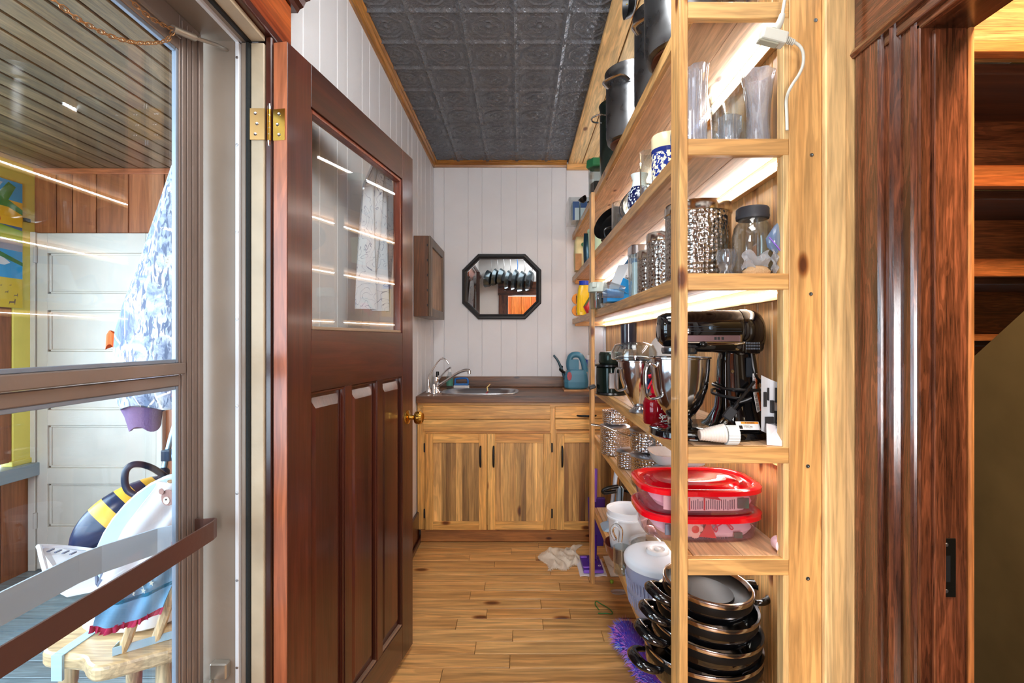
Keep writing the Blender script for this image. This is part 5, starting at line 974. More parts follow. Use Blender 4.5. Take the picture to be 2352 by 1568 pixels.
mk('planetary', lathe(nb(), [(0, 0), (.045, 0), (.046, -.008), (.043, -.016), (0, -.018)], 32, T(-.135, 0, hz-.046)), pl('mixer_grey_steel', (120, 124, 130), .2, .9), mx, smooth=True)
mk('beater', tube(nb(), [(-.138, 0, .19), (-.17, 0, .12), (-.15, 0, .06), (-.138, 0, .05), (-.126, 0, .06), (-.106, 0, .12), (-.138, 0, .19)], .004, 8, 5), pl('white_beater', (225, 225, 228), .4), mx, smooth=True)
CR = pl('black_rubber_cord', (20, 20, 22), .3)
def ringc(z, r1, r2, a0, a1, dz=0, c=(.013, 0)): return [(c[0]+r1*math.cos(math.radians(a)), c[1]+r2*math.sin(math.radians(a)), z+dz*(a-a0)/(a1-a0)) for a in range(a0, a1+1, 15)]
pts = [(.034, -.034, .215), (.040, -.040, .16)]+ringc(.138, .058, .056, -35, 200, -.012)+ringc(.122, .061, .058, 215, 530, -.01)+ringc(.108, .066, .064, 545, 640, -.012)+[(-.02, -.070, .09), (.0, -.075, .097), (.014, -.078, .104)]
mk('cord', tube(nb(), pts, .0038, 8, 3), CR, mx, smooth=True); mk('cord', tube(nb(), [(.034, -.05, .14), (.0, -.074, .112), (-.02, -.082, .095), (-.028, -.084, .083)], .0038, 8, 4), CR, mx, smooth=True)
Mp = T(-.042, -.086, .066) @ RY(38); pg_ = mk('plug', box(nb(), -.011, .011, -.008, .008, -.016, .016, .003, Mp), pl('plug_rubber', (44, 46, 50), .4), mx); mk('plug_neck', tube(nb(), [Mp @ Vector((0, 0, .015)), Mp @ Vector((0, 0, .03))], .005, 8), CR, pg_)
for dx in (-.006, .006): mk('prong', box(nb(), dx-.001, dx+.001, -.003, .003, -.032, -.016, 0, Mp), CHROME, pg_)
mk('prong', box(nb(), -.002, .002, -.008, -.004, -.034, -.016, 0, Mp), CHROME, pg_)
LBW = pl('label_white', (236, 236, 238), .4); LBO = pl('label_orange', (240, 150, 40), .4); LBK = pl('label_black', (24, 22, 24), .5)
def label(Mx, w, h, lines, ori='h'):
    q = mk('warning_label', box(nb(), 0, w, -.0012, 0, 0, h, .0004, Mx), LBW, mx)
    if ori == 'h':
        mk('orange_strip', box(nb(), w*.22, w*.97, -.0016, -.0012, h*.70, h*.95, 0, Mx), LBO, q); text('label_text', '\u26a0WARNING'[1:], h*.26, Mx @ T(w*.38, -.0017, h*.73) @ RX(90), LBK, q, .0001, bold=.0001)
        for k, s in enumerate(lines): text('label_text', s, h*.15, Mx @ T(w*.30, -.0014, h*(.52-.16*k)) @ RX(90), LBK, q, .0001)
        mk('pictogram', box(nb(), w*.10, w*.24, -.0016, -.0012, h*.12, h*.50, .0004, Mx), LBK, q)
    else:
        mk('orange_strip', box(nb(), w*.62, w*.95, -.0016, -.0012, h*.08, h*.96, 0, Mx), pl('label_red_orange', (226, 96, 30), .4), q)
        text('label_text', 'WARNING', w*.34, Mx @ T(w*.90, -.0017, h*.18) @ RX(90) @ RZ(90), LBK, q, .0001)
        for k in range(3):
            for j in range(4): mk('print_line', box(nb(), w*(.12+.16*k), w*(.17+.16*k), -.0016, -.0012, h*(.12+.2*j), h*(.28+.2*j), 0, Mx), LBK, q)
label(T(-.030, -.1005, .030) @ RZ(14) @ RX(-28) @ RY(3), .064, .021, ['Unplug before', 'servicing or adding', 'or removing parts']); label(T(.034, -.0415, .118) @ RZ(20), .014, .042, [], 'v'); label(T(.040, -.052, .062) @ RZ(22) @ RX(-8) @ RY(-6), .018, .052, [], 'v')
# other shelf-4 things
o = thing('mixing_bowl', 'polished steel mixer bowl with strap handle and clear lid stacked on it', 'bowl', (.402, 1.655, Z))
mk('bowl', lathe(nb(), shell([(.024, 0), (.026, .012), (.020, .020), (.030, .034), (.052, .070), (.067, .115), (.072, .155), (.0725, .170), (.077, .172), (.077, .176)], .0015), 48), STEEL, o, smooth=True)
mk('foot_ring', lathe(nb(), [(.036, 0), (.037, .004), (.024, .014), (.022, .014), (.036, 0)], 32), BRST, o, smooth=True)
mk('handle', tube(nb(), [(-.066, -.01, .145), (-.082, -.012, .146), (-.085, -.012, .10), (-.078, -.01, .075), (-.055, -.005, .078)], (.010, .003), 10, 5, flat=(0, 1, 0)), BRST, o, smooth=True)
o = thing('processor_lid', 'clear food processor lid with dark feed tube resting on the steel bowl', 'lid', (.385, 1.665, Z+.1765))
mk('dome', lathe(nb(), [(.072, .0), (.076, .004), (.077, .026), (.066, .048), (.034, .058), (.032, .060), (.064, .051), (.074, .028), (.072, .0)], 44), JARG, o, smooth=True); mk('inner_disc', lathe(nb(), [(.068, .006), (.05, .012), (.022, .014), (.0, .014)], 40), thin('smoky_plastic', (120, 120, 140), 1.8, .05, .25, (120, 120, 150)), o, smooth=True)
mk('feed_tube', loft(nb(), [[(-.018+.026*math.cos(a), .021*math.sin(a), z) for a in [2*PI*i/28 for i in range(28)]] for z in (.036,)]+[[(-.018+.027*math.cos(a), .022*math.sin(a), .122+.004*math.cos(a)) for a in [2*PI*i/28 for i in range(28)]]]+[[(-.018+.024*math.cos(a), .019*math.sin(a), .122+.004*math.cos(a)) for a in [2*PI*i/28 for i in range(28)]]]+[[(-.018+.023*math.cos(a), .018*math.sin(a), .04) for a in [2*PI*i/28 for i in range(28)]]]), pl('smoky_dark_tube', (40, 38, 46), .1), o, smooth=50)
mk('rim_clip', lathe(nb(), [(.0265, .05), (.03, .052), (.0265, .056)], 28, T(-.018, 0, 0)), THINC, o); mk('spindle_cap', lathe(nb(), [(0, 0), (.012, 0), (.010, .012), (0, .013)], 16, T(.0, -.02, 0)), BLACKP, o, smooth=True)
o = thing('white_lid_disc', 'round frosted white lid standing behind the clear processor lid', 'lid', (.535, 1.765, Z)); mk('disc', lathe(nb(), [(0, -.003), (.07, -.003), (.074, 0), (.07, .003), (0, .003)], 40, T(0, .0, .195) @ RX(80)), pl('frosted_white', (220, 222, 224), .5), o, smooth=True); mk('stand', box(nb(), -.03, .03, -.03, .03, 0, .122, .004), pl('white_carton', (224, 224, 226), .6), o)
o = thing('clear_pitcher', 'clear plastic jug with black knob leaning by the front post', 'jug', (.492, 1.47, Z)); mk('jug', lathe(nb(), shell([(.028, 0), (.032, .004), (.036, .18), (.030, .20), (.020, .225)], .002), 28), JARG, o, smooth=True); mk('knob', sphere(nb(), (-.008, -.005, .255), .010), BLACKP, o, smooth=True); mk('lid', lathe(nb(), [(.018, .225), (.026, .235), (.02, .25), (0, .252)], 24), THINC, o, smooth=True)
o = thing('slow_cooker', 'black and green slow cooker with black lid at the far shelf post', 'cooker', (.405, 2.20, Z))
mk('body', lathe(nb(), [(0, .008), (.058, .008), (.064, .014), (.066, .12), (.062, .124), (0, .124)], 40), pl('dark_green_gloss', (20, 34, 30), .12, .4), o, smooth=True); mk('base', lathe(nb(), [(0, 0), (.066, 0), (.07, .004), (.066, .012), (0, .012)], 40), BLACKP, o, smooth=True)
mk('rim', lathe(nb(), [(.060, .124), (.071, .126), (.071, .134), (.060, .136), (0, .137)], 40), BLACKP, o, smooth=True); mk('inner_pot', lathe(nb(), [(0, .137), (.050, .137), (.054, .145), (.054, .180), (.048, .190), (0, .192)], 40), pl('dark_green_enamel', (40, 52, 46), .2, .6), o, smooth=True)
mk('side_handle', box(nb(), -.085, -.055, -.02, .02, .050, .066, .004, RY(-18)), BLACKP, o); mk('front_plate', B(-.022, .022, -.069, -.062, .03, .10, bev=.003), BRST, o)
o = thing('small_board', 'small wooden board under the cooker edge', 'board', (.52, 1.95, Z)); mk('board', B(-.07, .07, -.08, .08, 0, .012, bev=.003), CAB('y'), o)
o = thing('spray_bottle', 'red translucent spray bottle with white hand lettering on the shelf', 'bottle', (.400, 1.442, Z)); RD = thin('red_translucent_plastic', (226, 40, 60), 1.6, .03, .45, (200, 16, 44)); RL = pl('red_liquid', (120, 4, 30), .15, coat=.5)
mk('bottle', lathe(nb(), shell([(.036, 0), (.039, .006), (.039, .062), (.034, .074), (.016, .084), (.014, .092)], .0015), 36), RD, o, smooth=True); mk('liquid', lathe(nb(), [(0, .003), (.036, .003), (.0365, .052), (0, .052)], 36), RL, o, smooth=True)
RP = pl('red_trigger_plastic', (206, 12, 44), .25); mk('collar', lathe(nb(), [(0, .088), (.017, .088), (.018, .094), (.017, .112), (.010, .118), (0, .118)], 24), RP, o, smooth=True); mk('head', B(-.013, .016, -.010, .010, .118, .148, bev=.004), RP, o); mk('nozzle', tube(nb(), [(-.01, 0, .14), (-.024, 0, .136)], .006, 10), RP, o, smooth=True); mk('trigger', tube(nb(), [(-.012, 0, .128), (-.02, 0, .112), (-.026, 0, .10)], (.003, .007), 8, 3, flat=(1, 0, 0)), RP, o, smooth=True)
def wraptext(s, size, r, z, a0, par):
    # lettering bent round the bottle
    cu = bpy.data.curves.new('t', 'FONT'); cu.body = s; cu.size = size; cu.extrude = .0002; cu.offset = .0003; cu.resolution_u = 3; cu.shear = .15
    oo = bpy.data.objects.new('t', cu); C.objects.link(oo); bpy.context.view_layer.update(); me = bpy.data.meshes.new_from_object(oo.evaluated_get(bpy.context.evaluated_depsgraph_get())); bpy.data.objects.remove(oo)
    for v in me.vertices:
        a = math.radians(a0)+v.co.x/r; rr = r+v.co.z+.0004; zz = z+v.co.y; v.co = (rr*math.cos(a), rr*math.sin(a), zz)
    me.materials.clear(); mk('lettering', me, pl('white_ink', (240, 240, 240), .5), par)
wraptext('Bug', .020, .039, .046, 270, o); wraptext('Spray', .020, .039, .020, 262, o)
o = thing('blue_bottle', 'blue spray bottle just behind the red one', 'bottle', (.468, 1.555, Z)); mk('bottle', lathe(nb(), [(0, 0), (.03, 0), (.032, .004), (.031, .09), (.012, .12), (0, .12)], 28), thin('blue_translucent_plastic', (90, 120, 200), 1.6, .03, .45, (60, 80, 170)), o, smooth=True); mk('label', lathe(nb(), [(.0325, .02), (.0325, .075)], 28), pl('pale_blue_label', (110, 140, 210), .5), o)
o = thing('ribbed_nozzle_set', 'stack of ribbed white plastic nozzle cones lying on its side', 'nozzle', (.462, 1.1465, Z))
prf = [(0, 0), (.010, 0)]
for k in range(9): prf += [(.011+.0011*k, .006*k), (.0125+.0011*k, .006*k+.001), (.0125+.0011*k, .006*k+.004), (.0112+.0011*k, .006*k+.005)]
prf += [(.022, .056), (.022, .058)]
mk('cone', lathe(nb(), prf+[(0, .058)], 28, T(-.045, 0, .0225) @ RY(86)), pl('white_translucent', (232, 224, 216), .35), o, smooth=True)
fl = nb(); loft(fl, [[(z, (.0215+.0012*(i % 2))*math.cos(2*PI*i/40), .0225+(.0215+.0012*(i % 2))*math.sin(2*PI*i/40)) for i in range(40)] for z in (.016, .042)]); bmesh.ops.recalc_face_normals(fl, faces=fl.faces); mk('knurled_cap', fl, pl('cool_white_plastic', (220, 228, 230), .35), o)
o = thing('recipe_leaflet', 'folded leaflet printed with black kitchen tools behind the mixer base', 'leaflet', (.622, 1.168, Z))
lf = grid(lambda u, v_: Vector((-.050+.048*u, .0+.008*math.sin(u*3), .028+.132*v_-.02*u)), 8, 8, t=.001); mk('sheet', lf, pl('pale_grey_paper', (206, 210, 216), .5), o)
for k, (a, b, c, d) in enumerate(((-.044, .085, .007, .035), (-.034, .10, .003, .03), (-.026, .07, .007, .03), (-.015, .095, .009, .035), (-.040, .045, .020, .016), (-.016, .045, .009, .03))): mk('tool_print', B(a, a+c, -.0015+.0015*(a > -.03)*0, .0035+.004*(a > -.03), b, b+d, bev=.0005), LBK, o)
text('leaflet_lettering', 'FARB', .017, T(-.004, -.0045, .018) @ RX(90) @ RZ(90), pl('grey_ink', (120, 122, 126), .5), o)
o = thing('white_card_box', 'flat translucent white plastic wedge at the right end of the mixer shelf'.replace('right end', 'end board'), 'box', (.616, 1.154, Z)); mk('wedge', loft(nb(), [[(-.045, -.014, .0), (-.004, -.030, .0), (-.004, .010, .0), (-.036, .006, .0)], [(-.045, -.014, .012), (-.004, -.030, .012), (-.006, .010, .040), (-.036, .006, .048)]]), pl('milky_white_plastic', (222, 220, 226), .3, sss=0), o, bev=.001)
# --- shelf .75
Z = .75
HAM2 = hammered('hammered_pan_steel', (200, 200, 206), .18, 115)
def pan(lab, x, y, z, r, h, ham=True, lid=True, handle=None, grp='hammered saucepans', hl=.10):
    o = thing('saucepan', lab, 'saucepan', (x, y, z), None, grp)
    mk('body', lathe(nb(), shell([(r*.90, 0), (r*.97, .003), (r, .010), (r, h-.004), (r*1.03, h)], .0015), 48), HAM2 if ham else STEEL, o, smooth=True)
    if lid:
        q = mk('pan_lid', lathe(nb(), [(r*1.04, h), (r*1.06, h+.003), (r*1.0, h+.007), (r*.55, h+.014), (0, h+.016)], 48), BRST, o, smooth=True)
        if lid == 2: mk('lid_knob', lathe(nb(), [(0, h+.015), (.008, h+.016), (.016, h+.030), (.012, h+.036), (0, h+.037)], 24), STEEL, q, smooth=True)
    if handle is not None:
        q = RZ(handle); mk('handle', tube(nb(), [q @ Vector(p) for p in ((r*.98, 0, h-.022), (r+hl*.3, 0, h-.012), (r+hl*.7, 0, h+.008), (r+hl, 0, h+.014))], (.009, .004), 10, 5, flat=(0, 1, 0)), STEEL, o, smooth=True)
    return o
pan('deep hammered saucepan with lid under the stacked one by the far post', .415, 2.16, Z, .064, .118, lid=2*0+1)
pan('small hammered saucepan stacked on the deep one by the far post', .415, 2.15, Z+.1355, .056, .055, lid=0)
pan('large hammered steel pot with lid beneath the long-handled saucepan', .468, 1.70, Z, .082, .098)
pan('hammered saucepan with long handle stacked on the large lidded pot', .448, 1.715, Z+.1150, .064, .068, lid=2*0+1, handle=168, hl=.135)
pan('little hammered pot with dull lid between the two pot stacks', .425, 1.925, Z, .046, .062)
o = thing('folded_towels', 'stack of folded white cloths with thin dark stripes between pots and red-lidded tub', 'towels', (.474, 1.510, Z))
for k in range(7): mk('towel', grid(lambda u, v_, k=k: Vector((-.072+.155*u+.004*math.sin(v_*9+k), -.07+.13*v_, .014+.0145*k+.004*math.sin(u*17+k*1.7)+.003*math.sin(v_*11+k*2))), 20, 10, t=.010), pl('white_towel_%d' % (k % 2), (228, 234, 236) if k % 2 else (172, 184, 190), .9, bump=.5), o, smooth=True)
o = thing('egg_tray', 'grey paperboard tray on top of the folded cloths', 'tray', (.485, 1.515, Z+.125)); mk('tray', loft(nb(), [rring(0, 0, 0, .072, .06, 24, 4), rring(0, 0, .030, .085, .072, 24, 4), rring(0, 0, .031, .088, .075, 24, 4), rring(0, 0, .029, .083, .070, 24, 4), rring(0, 0, .004, .070, .058, 24, 4)]), pl('grey_paperboard', (186, 184, 182), .9, bump=.8, bscale=60), o, smooth=True)
RLID = thin('red_plastic_clear', (236, 60, 84), 1.4, .02, .5, (214, 10, 34)); RSOL = pl('solid_red_plastic', (208, 8, 24), .15, coat=.5); TUB = thin('pink_clear_tub', (252, 240, 244), .7, .02, .05, (244, 220, 232))
def tub(lab, z, bagc):
    o = thing('red_lidded_tub', lab, 'container', (.462, 1.312, z), None, 'red-lidded food tubs'); h = .062
    mk('tub', loft(nb(), [rring(0, 0, 0, .135, .098, 40, 3.4), rring(0, 0, .004, .141, .104, 40, 3.4), rring(0, 0, h-.002, .152, .114, 40, 3.2), rring(0, 0, h-.001, .150, .112, 40, 3.2), rring(0, 0, .006, .139, .102, 40, 3.4)], cap0=True, cap1=True), TUB, o, smooth=50)
    mk('lid_rim', loft(nb(), [rring(0, 0, h-.012, .153, .115, 48, 3.2), rring(0, 0, h-.010, .158, .120, 48, 3.2), rring(0, 0, h+.001, .158, .120, 48, 3.2), rring(0, 0, h+.004, .153, .115, 48, 3.2), rring(0, 0, h+.003, .142, .104, 48, 3.0), rring(0, 0, h-.003, .138, .100, 48, 3.0), rring(0, 0, h-.003, .130, .094, 48, 3.0)], cap0=False, cap1=False), RSOL, o, smooth=50)
    mk('lid_panel', loft(nb(), [rring(0, 0, h-.003, .130, .094, 48, 3), rring(0, 0, h+.003, .120, .085, 48, 2.9), rring(0, 0, h-.001, .112, .077, 48, 2.8), rring(0, 0, h+.003, .104, .069, 48, 2.7), rring(0, 0, h, .092, .058, 48, 2.6)], cap0=False), RLID, o, smooth=35)
    b = mk('sugar_bag', loft(nb(), [rring(.01, 0, .007, .118, .085, 32, 3), rring(.01, 0, .02, .128, .092, 32, 3), rring(.01, .01, h-.02, .122, .082, 32, 2.8), rring(.01, .015, h-.010, .10, .06, 32, 2.6)]), pl(*bagc), o, smooth=True)
    return o, b
o, b = tub('upper of the two red-lidded tubs, its bag printed with fine text', Z+.0665, ('pink_white_film', (246, 226, 236), .35))
ym = -.0985; TXT = pl('fine_grey_text', (110, 96, 104), .6)
pn_ = mk('text_panel', grid(lambda u, v_: Vector((-.105+.20*u, ym+.002-.0+.012*(abs(u-.5)*2)**6, .010+.034*v_)), 14, 2, t=.0006), pl('cream_panel', (226, 214, 206), .5), b)
for i in range(30):
    x = -.088+.0053*i
    if i in (8, 15): mk('red_title', B(x-.0008, x+.003, ym+.0002, ym+.0012, .012, .042), pl('red_print', (190, 40, 44), .5), pn_)
    else: mk('text_line', B(x, x+.0017, ym+.0002, ym+.0012, .012+.004*R.random(), .040-.006*R.random()), TXT, pn_)
mk('red_swash', loft(nb(), [[(-.03, ym+.001, .046), (.035, ym+.001, .036), (.02, ym+.001, .050), (-.028, ym+.001, .052)], [(-.03, ym+.002, .046), (.035, ym+.002, .036), (.02, ym+.002, .050), (-.028, ym+.002, .052)]]), pl('red_print', (190, 40, 44), .5), b); mk('green_seal', B(.075, .103, ym+.001, ym+.003, .016, .042, bev=.0005), pl('dark_green_print', (70, 84, 70), .5), b)
o, b = tub('lower of the two red-lidded tubs, its bag pictured with a cupcake', Z, ('white_sugar_film', (244, 236, 240), .35))
cc_ = mk('cupcake_case', loft(nb(), [[(-.072+x*s2, ym-.0002, z) for x, z in ((-.008, .012), (.012, .012), (.016, .046), (-.014, .046))] for s2 in (1, .99)]+[]) if False else prism(nb(), [(-.080, .012), (-.056, .011), (-.053, .047), (-.086, .047)], 'y', ym-.001, ym+.003), pl('gold_case', (196, 140, 74), .5), b)
for k in range(7): mk('pleat', prism(nb(), [(-.083+.0045*k, .013), (-.0818+.0045*k, .013), (-.0825+.0047*k, .046), (-.0838+.0047*k, .046)], 'y', ym-.0016, ym-.001), pl('dark_gold', (150, 96, 44), .5), cc_)
ic = nb(); 
for k, (x, z, r) in enumerate(((-.040, .030, .017), (-.028, .038, .012), (-.030, .022, .013), (-.018, .033, .008))): lathe(ic, [(0, 0), (r, 0), (r*.8, .0012), (0, .0018)], 18, T(x, ym+.001-.0004*k, z) @ RX(90))
mk('icing', ic, pl('cream_icing', (226, 206, 180), .5), b); mk('cherry', lathe(nb(), [(0, 0), (.0095, 0), (0, .002)], 16, T(-.030, ym-.0015, .032) @ RX(90)), pl('orange_red_cherry', (206, 76, 50), .5), b)
mk('red_shape', prism(nb(), [(-.022, .014), (.022, .010), (.008, .044), (.0, .052), (-.010, .030)], 'y', ym-.001, ym+.0015), pl('red_print', (200, 50, 48), .5), b)
mk('script_lettering', tube(nb(), [(.015, ym-.001, .052), (.024, ym-.001, .034), (.020, ym-.001, .026), (.016, ym-.001, .034), (.032, ym-.001, .044), (.040, ym-.001, .050), (.050, ym-.001, .042), (.058, ym-.001, .032), (.062, ym-.001, .036), (.046, ym-.001, .050)], .0016, 6, 5), pl('crimson_script', (196, 30, 70), .5), b)
mk('badge', B(-.104, -.090, ym-.0005, ym+.006, .018, .044), pl('slate_badge', (112, 122, 140), .5), b); mk('green_seal', B(.066, .086, ym-.0005, ym+.002, .010, .024), pl('dark_green_print', (70, 84, 70), .5), b)
for k in range(34): mk('text_line', B(-.09+.0042*k, -.0885+.0042*k, ym-.0004, ym+.003, .009, .0125), TXT, b)
o = thing('rolled_bag', 'rolled pink-white plastic bag pushed against the end board beside the tubs', 'bag', (.612, 1.160, Z)); 
mk('roll', lathe(nb(), [(0, -.02), (.012, -.02), (.016, -.012), (.016, .012), (0, .03)], 20, T(.0, -.0, .0175) @ RX(90)), pl('pale_pink_film', (244, 216, 224), .4, bump=.6, bscale=30), o, smooth=True)
# --- shelf .369
Z = .369
o = thing('salad_spinner', 'large white salad spinner with slotted basket and round knob', 'salad spinner', (.457, 1.585, Z)); SPW = pl('cool_white_gloss', (222, 230, 240), .25)
r = .118; mk('bowl', lathe(nb(), shell([(r*.68, 0), (r*.74, .004), (r*.90, .07), (r*.98, .155), (r, .168)], .002), 56), thin('frosted_bowl', (220, 228, 244), 1.6, .1, .55, (214, 222, 240)), o, smooth=True)
bk = mk('basket', lathe(nb(), [(r*.62, .006), (r*.66, .01), (r*.84, .075), (r*.93, .162)], 56), pl('lilac_white_plastic', (212, 218, 238), .4), o, smooth=True)
for row_ in range(2):
    for k in range(56):
        a = 2*PI*k/56; z = .055+.052*row_
        if math.cos(a-PI*1.25) < -.1: continue
        rr = r*(.905+.055*row_)+.001; mk('slot', box(nb(), -.0012, .0012, -.0018, .0018, -.018, .018, 0, T(rr*math.cos(a), rr*math.sin(a), z) @ Matrix.Rotation(a, 4, 'Z') @ RY(8)), pl('slot_shade', (150, 158, 186), .6), bk)
mk('lid', lathe(nb(), [(r*.97, .160), (r*1.02, .163), (r*1.03, .178), (r*1.0, .184), (r*.9, .189), (r*.4, .197), (0, .198)], 56), SPW, o, smooth=True)
kn = mk('knob_ring', lathe(nb(), [(.036, .196), (.036, .202), (.032, .207), (.024, .208), (.018, .203), (.014, .202), (0, .202)], 36, T(-.015, 0, 0)), pl('bright_white_gloss', (240, 243, 246), .2), o, smooth=True); mk('knob_button', lathe(nb(), [(.010, .202), (.010, .208), (.007, .210), (0, .210)], 20, T(-.015, 0, 0)), pl('bright_white_gloss', (240, 243, 246), .2), kn, smooth=True)
o = thing('white_bucket', 'white plastic bucket standing in a brown bowl', 'bucket', (.430, 1.975, Z+.012)); mk('wall', lathe(nb(), shell([(.064, 0), (.066, .004), (.078, .185), (.082, .186), (.083, .194)], .0025), 48), pl('bucket_white', (238, 240, 244), .3), o, smooth=True); mk('ring', lathe(nb(), [(.0775, .160), (.083, .162), (.083, .168), (.078, .170)], 48), pl('bucket_white', (238, 240, 244), .3), o, smooth=True)
mk('ear', lathe(nb(), [(0, 0), (.010, 0), (.008, .006), (0, .006)], 16, T(-.055, -.062, .155) @ RZ(-40) @ RX(90)), pl('bucket_white', (238, 240, 244), .3), o)
o = thing('brown_bowl', 'reddish brown bowl under the white bucket', 'bowl', (.430, 1.975, Z)); mk('bowl', lathe(nb(), shell([(.062, 0), (.068, .002), (.084, .03), (.092, .066)], .004), 44), pl('red_brown_ceramic', (104, 44, 36), .25, coat=.4), o, smooth=True)
o = thing('glass_mug', 'upside-down clear glass mug handle hooked on the white bucket', 'mug', (.383, 1.858, Z)); mk('wall', lathe(nb(), shell([(.026, 0), (.03, .004), (.032, .10)], .003), 28), JARG, o, smooth=True); mk('handle', tube(nb(), [(-.025, -.01, .13), (-.04, -.015, .165), (-.025, -.015, .185), (-.005, -.01, .165), (-.008, -.01, .12)], .008, 10, 5), GLASSR, o, smooth=True)
o = thing('cookie_jar', 'clear glass jar with domed glass lid behind the salad spinner', 'jar', (.478, 1.792, Z)); mk('jar', lathe(nb(), shell([(.066, 0), (.074, .006), (.080, .04), (.080, .12), (.074, .135)], .003), 44), JARG, o, smooth=True)
q = mk('glass_cover', lathe(nb(), [(.080, .136), (.082, .140), (.076, .150), (.05, .162), (.02, .168), (.012, .170), (.024, .182), (.026, .192), (.02, .198), (0, .199)], 44), GLASSR if False else VASEG, o, smooth=True)
o = thing('mandoline_stand', 'grey-blue plastic slicer frame with black grip by the far post', 'slicer', (.428, 2.31, Z)); GBL = pl('grey_blue_plastic', (140, 164, 186), .35)
mk('foot', loft(nb(), [rring(0, 0, 0, .05, .06, 16, 5), rring(.01, 0, .008, .048, .055, 16, 5), rring(.03, 0, .03, .02, .03, 16, 5)]), GBL, o, bev=.002); mk('upright', box(nb(), -.013, .013, -.02, .02, .02, .19, .003, T(.028, 0, 0) @ RY(4)), GBL, o); mk('rod', tube(nb(), [(-.005, .03, .02), (.012, .03, .12), (.03, .03, .27)], .010, 10), pl('pale_grey_rod', (190, 198, 210), .3), o, smooth=True)
mk('grip', tube(nb(), [(.03, -.01, .195), (-.01, -.012, .190), (-.038, -.01, .178), (-.035, -.01, .165), (.02, -.01, .172)], .009, 10, 4), BLACKP, o, smooth=True); mk('black_back', B(.04, .046, -.03, .03, .02, .19), BLACKP, o)
o = thing('banded_jar', 'brown-tinted plastic jar with two black bands behind the slicer', 'jar', (.552, 2.385, Z)); mk('jar', lathe(nb(), [(0, 0), (.066, 0), (.068, .004), (.068, .26), (0, .26)], 36), thin('amber_grey_plastic', (190, 170, 150), 1.6, .03, .3, (150, 130, 112)), o, smooth=True)
for z in (.155, .215): mk('band', lathe(nb(), [(.0682, z), (.0705, z+.002), (.0705, z+.010), (.0682, z+.012)], 36), BLACKP, o, smooth=True)
# stacked black roasters
RB = pl('gloss_black_roaster', (10, 10, 12), .08, coat=.5); RI = pl('brown_black_nonstick', (22, 20, 19), .38, .0, spec=.15); RSR = pl('copper_steel_rim', (206, 198, 196), .16, 1)
zt = [(0, .150, .085), (.075, .140, .072), (.135, .128, .066), (.190, .112, .062)]
def roaster(lab, k):
    z0, r, h = zt[k]; o = thing('black_casserole', lab, 'casserole', (.482, 1.306-.008*k, Z+z0+.0), None, 'stacked black casseroles'); tl = RY(5) @ RX(2)
    if k == 0: tl = Matrix()
    pr = shell([(r*.80, .0), (r*.88, .006), (r*.97, .03), (r*.98, h-.010)], .002); mk('body', lathe(nb(), pr, 56, tl), RB, o, smooth=True)
    mk('band', lathe(nb(), [(r*.982, h-.030), (r*.988, h-.028), (r*.988, h-.012), (r*.982, h-.010)], 56, tl), RI, o, smooth=True)
    mk('rim', lathe(nb(), [(r*.96, h-.012), (r*1.0, h-.010), (r*1.01, h-.004), (r*1.0, h), (r*.955, h-.002), (r*.96, h-.012)], 56, tl), RSR, o, smooth=True)
    if k == 3: mk('inverted_lid', lathe(nb(), [(r*.95, h-.006), (r*.90, h-.012), (r*.80, h-.022), (r*.60, h-.026), (r*.58, h-.020), (0, h-.020)], 56, tl), RI, o, smooth=True); mk('lid_rim', lathe(nb(), [(r*.90, h-.006), (r*.94, h+.002), (r*.97, h+.001), (r*.95, h-.006)], 56, tl), RSR, o, smooth=True)
    for a in (196, 25+8*(k % 2)-30*(k == 3)):
        q = tl @ RZ(a); w = .042; zz = h-.022
        mk('handle', tube(nb(), [q @ Vector(p) for p in ((r*.97, -w, zz-.004), (r+.016, -w*1.05, zz), (r+.040, -w*.7, zz+.006), (r+.046, 0, zz+.008), (r+.040, w*.7, zz+.006), (r+.016, w*1.05, zz), (r*.97, w, zz-.004))], lambda t: (.0065+.004*math.sin(t*PI), .0065+.008*math.sin(t*PI)), 12, 4), RB, o, smooth=True)
roaster('largest black casserole at the bottom of the stack', 0); roaster('second black casserole up from the bottom of the stack', 1); roaster('third black casserole up, just below the topmost', 2); roaster('topmost black casserole holding an upturned lid', 3)

# ================= FLOOR THINGS
o = thing('floor_rag', 'crumpled white cotton rag on the floor by the cabinet toe kick', 'rag', (XP(1310, 2.80), 2.80, 0))
def rg(u, v_):
    x = -.125+(.155+.05*v_)*u-.03*math.sin(v_*3)*(1-u); y = -.14+.26*v_+.06*u; e = min(u, 1-u, v_, 1-v_)*6; n = math.sin(u*13+v_*5)*math.sin(v_*11-u*4)
    return Vector((x+.02*math.sin(v_*7), y+.02*math.sin(u*9), .004+min(e, 1)*(.012+.012*n+.008*math.sin(u*27+v_*19))))
mk('cloth', grid(rg, 30, 30, t=.004), pl('cotton_rag', (226, 214, 196), .95, bump=.8, bscale=160, var=.15), o, smooth=True)
fr = nb()
for k in range(120):
    u = k/119; p = rg(u, 0) if k % 2 else rg(0, u); a = -.5*PI+R.uniform(-.5, .5) if k % 2 else PI+R.uniform(-.5, .5); L__ = .012; tube(fr, [p, p+Vector((L__*math.cos(a), L__*math.sin(a), -.003))], .0012, 4)
fo = mk('fringe', fr, pl('cotton_rag', (226, 214, 196), .95), o); fo['kind'] = 'stuff'
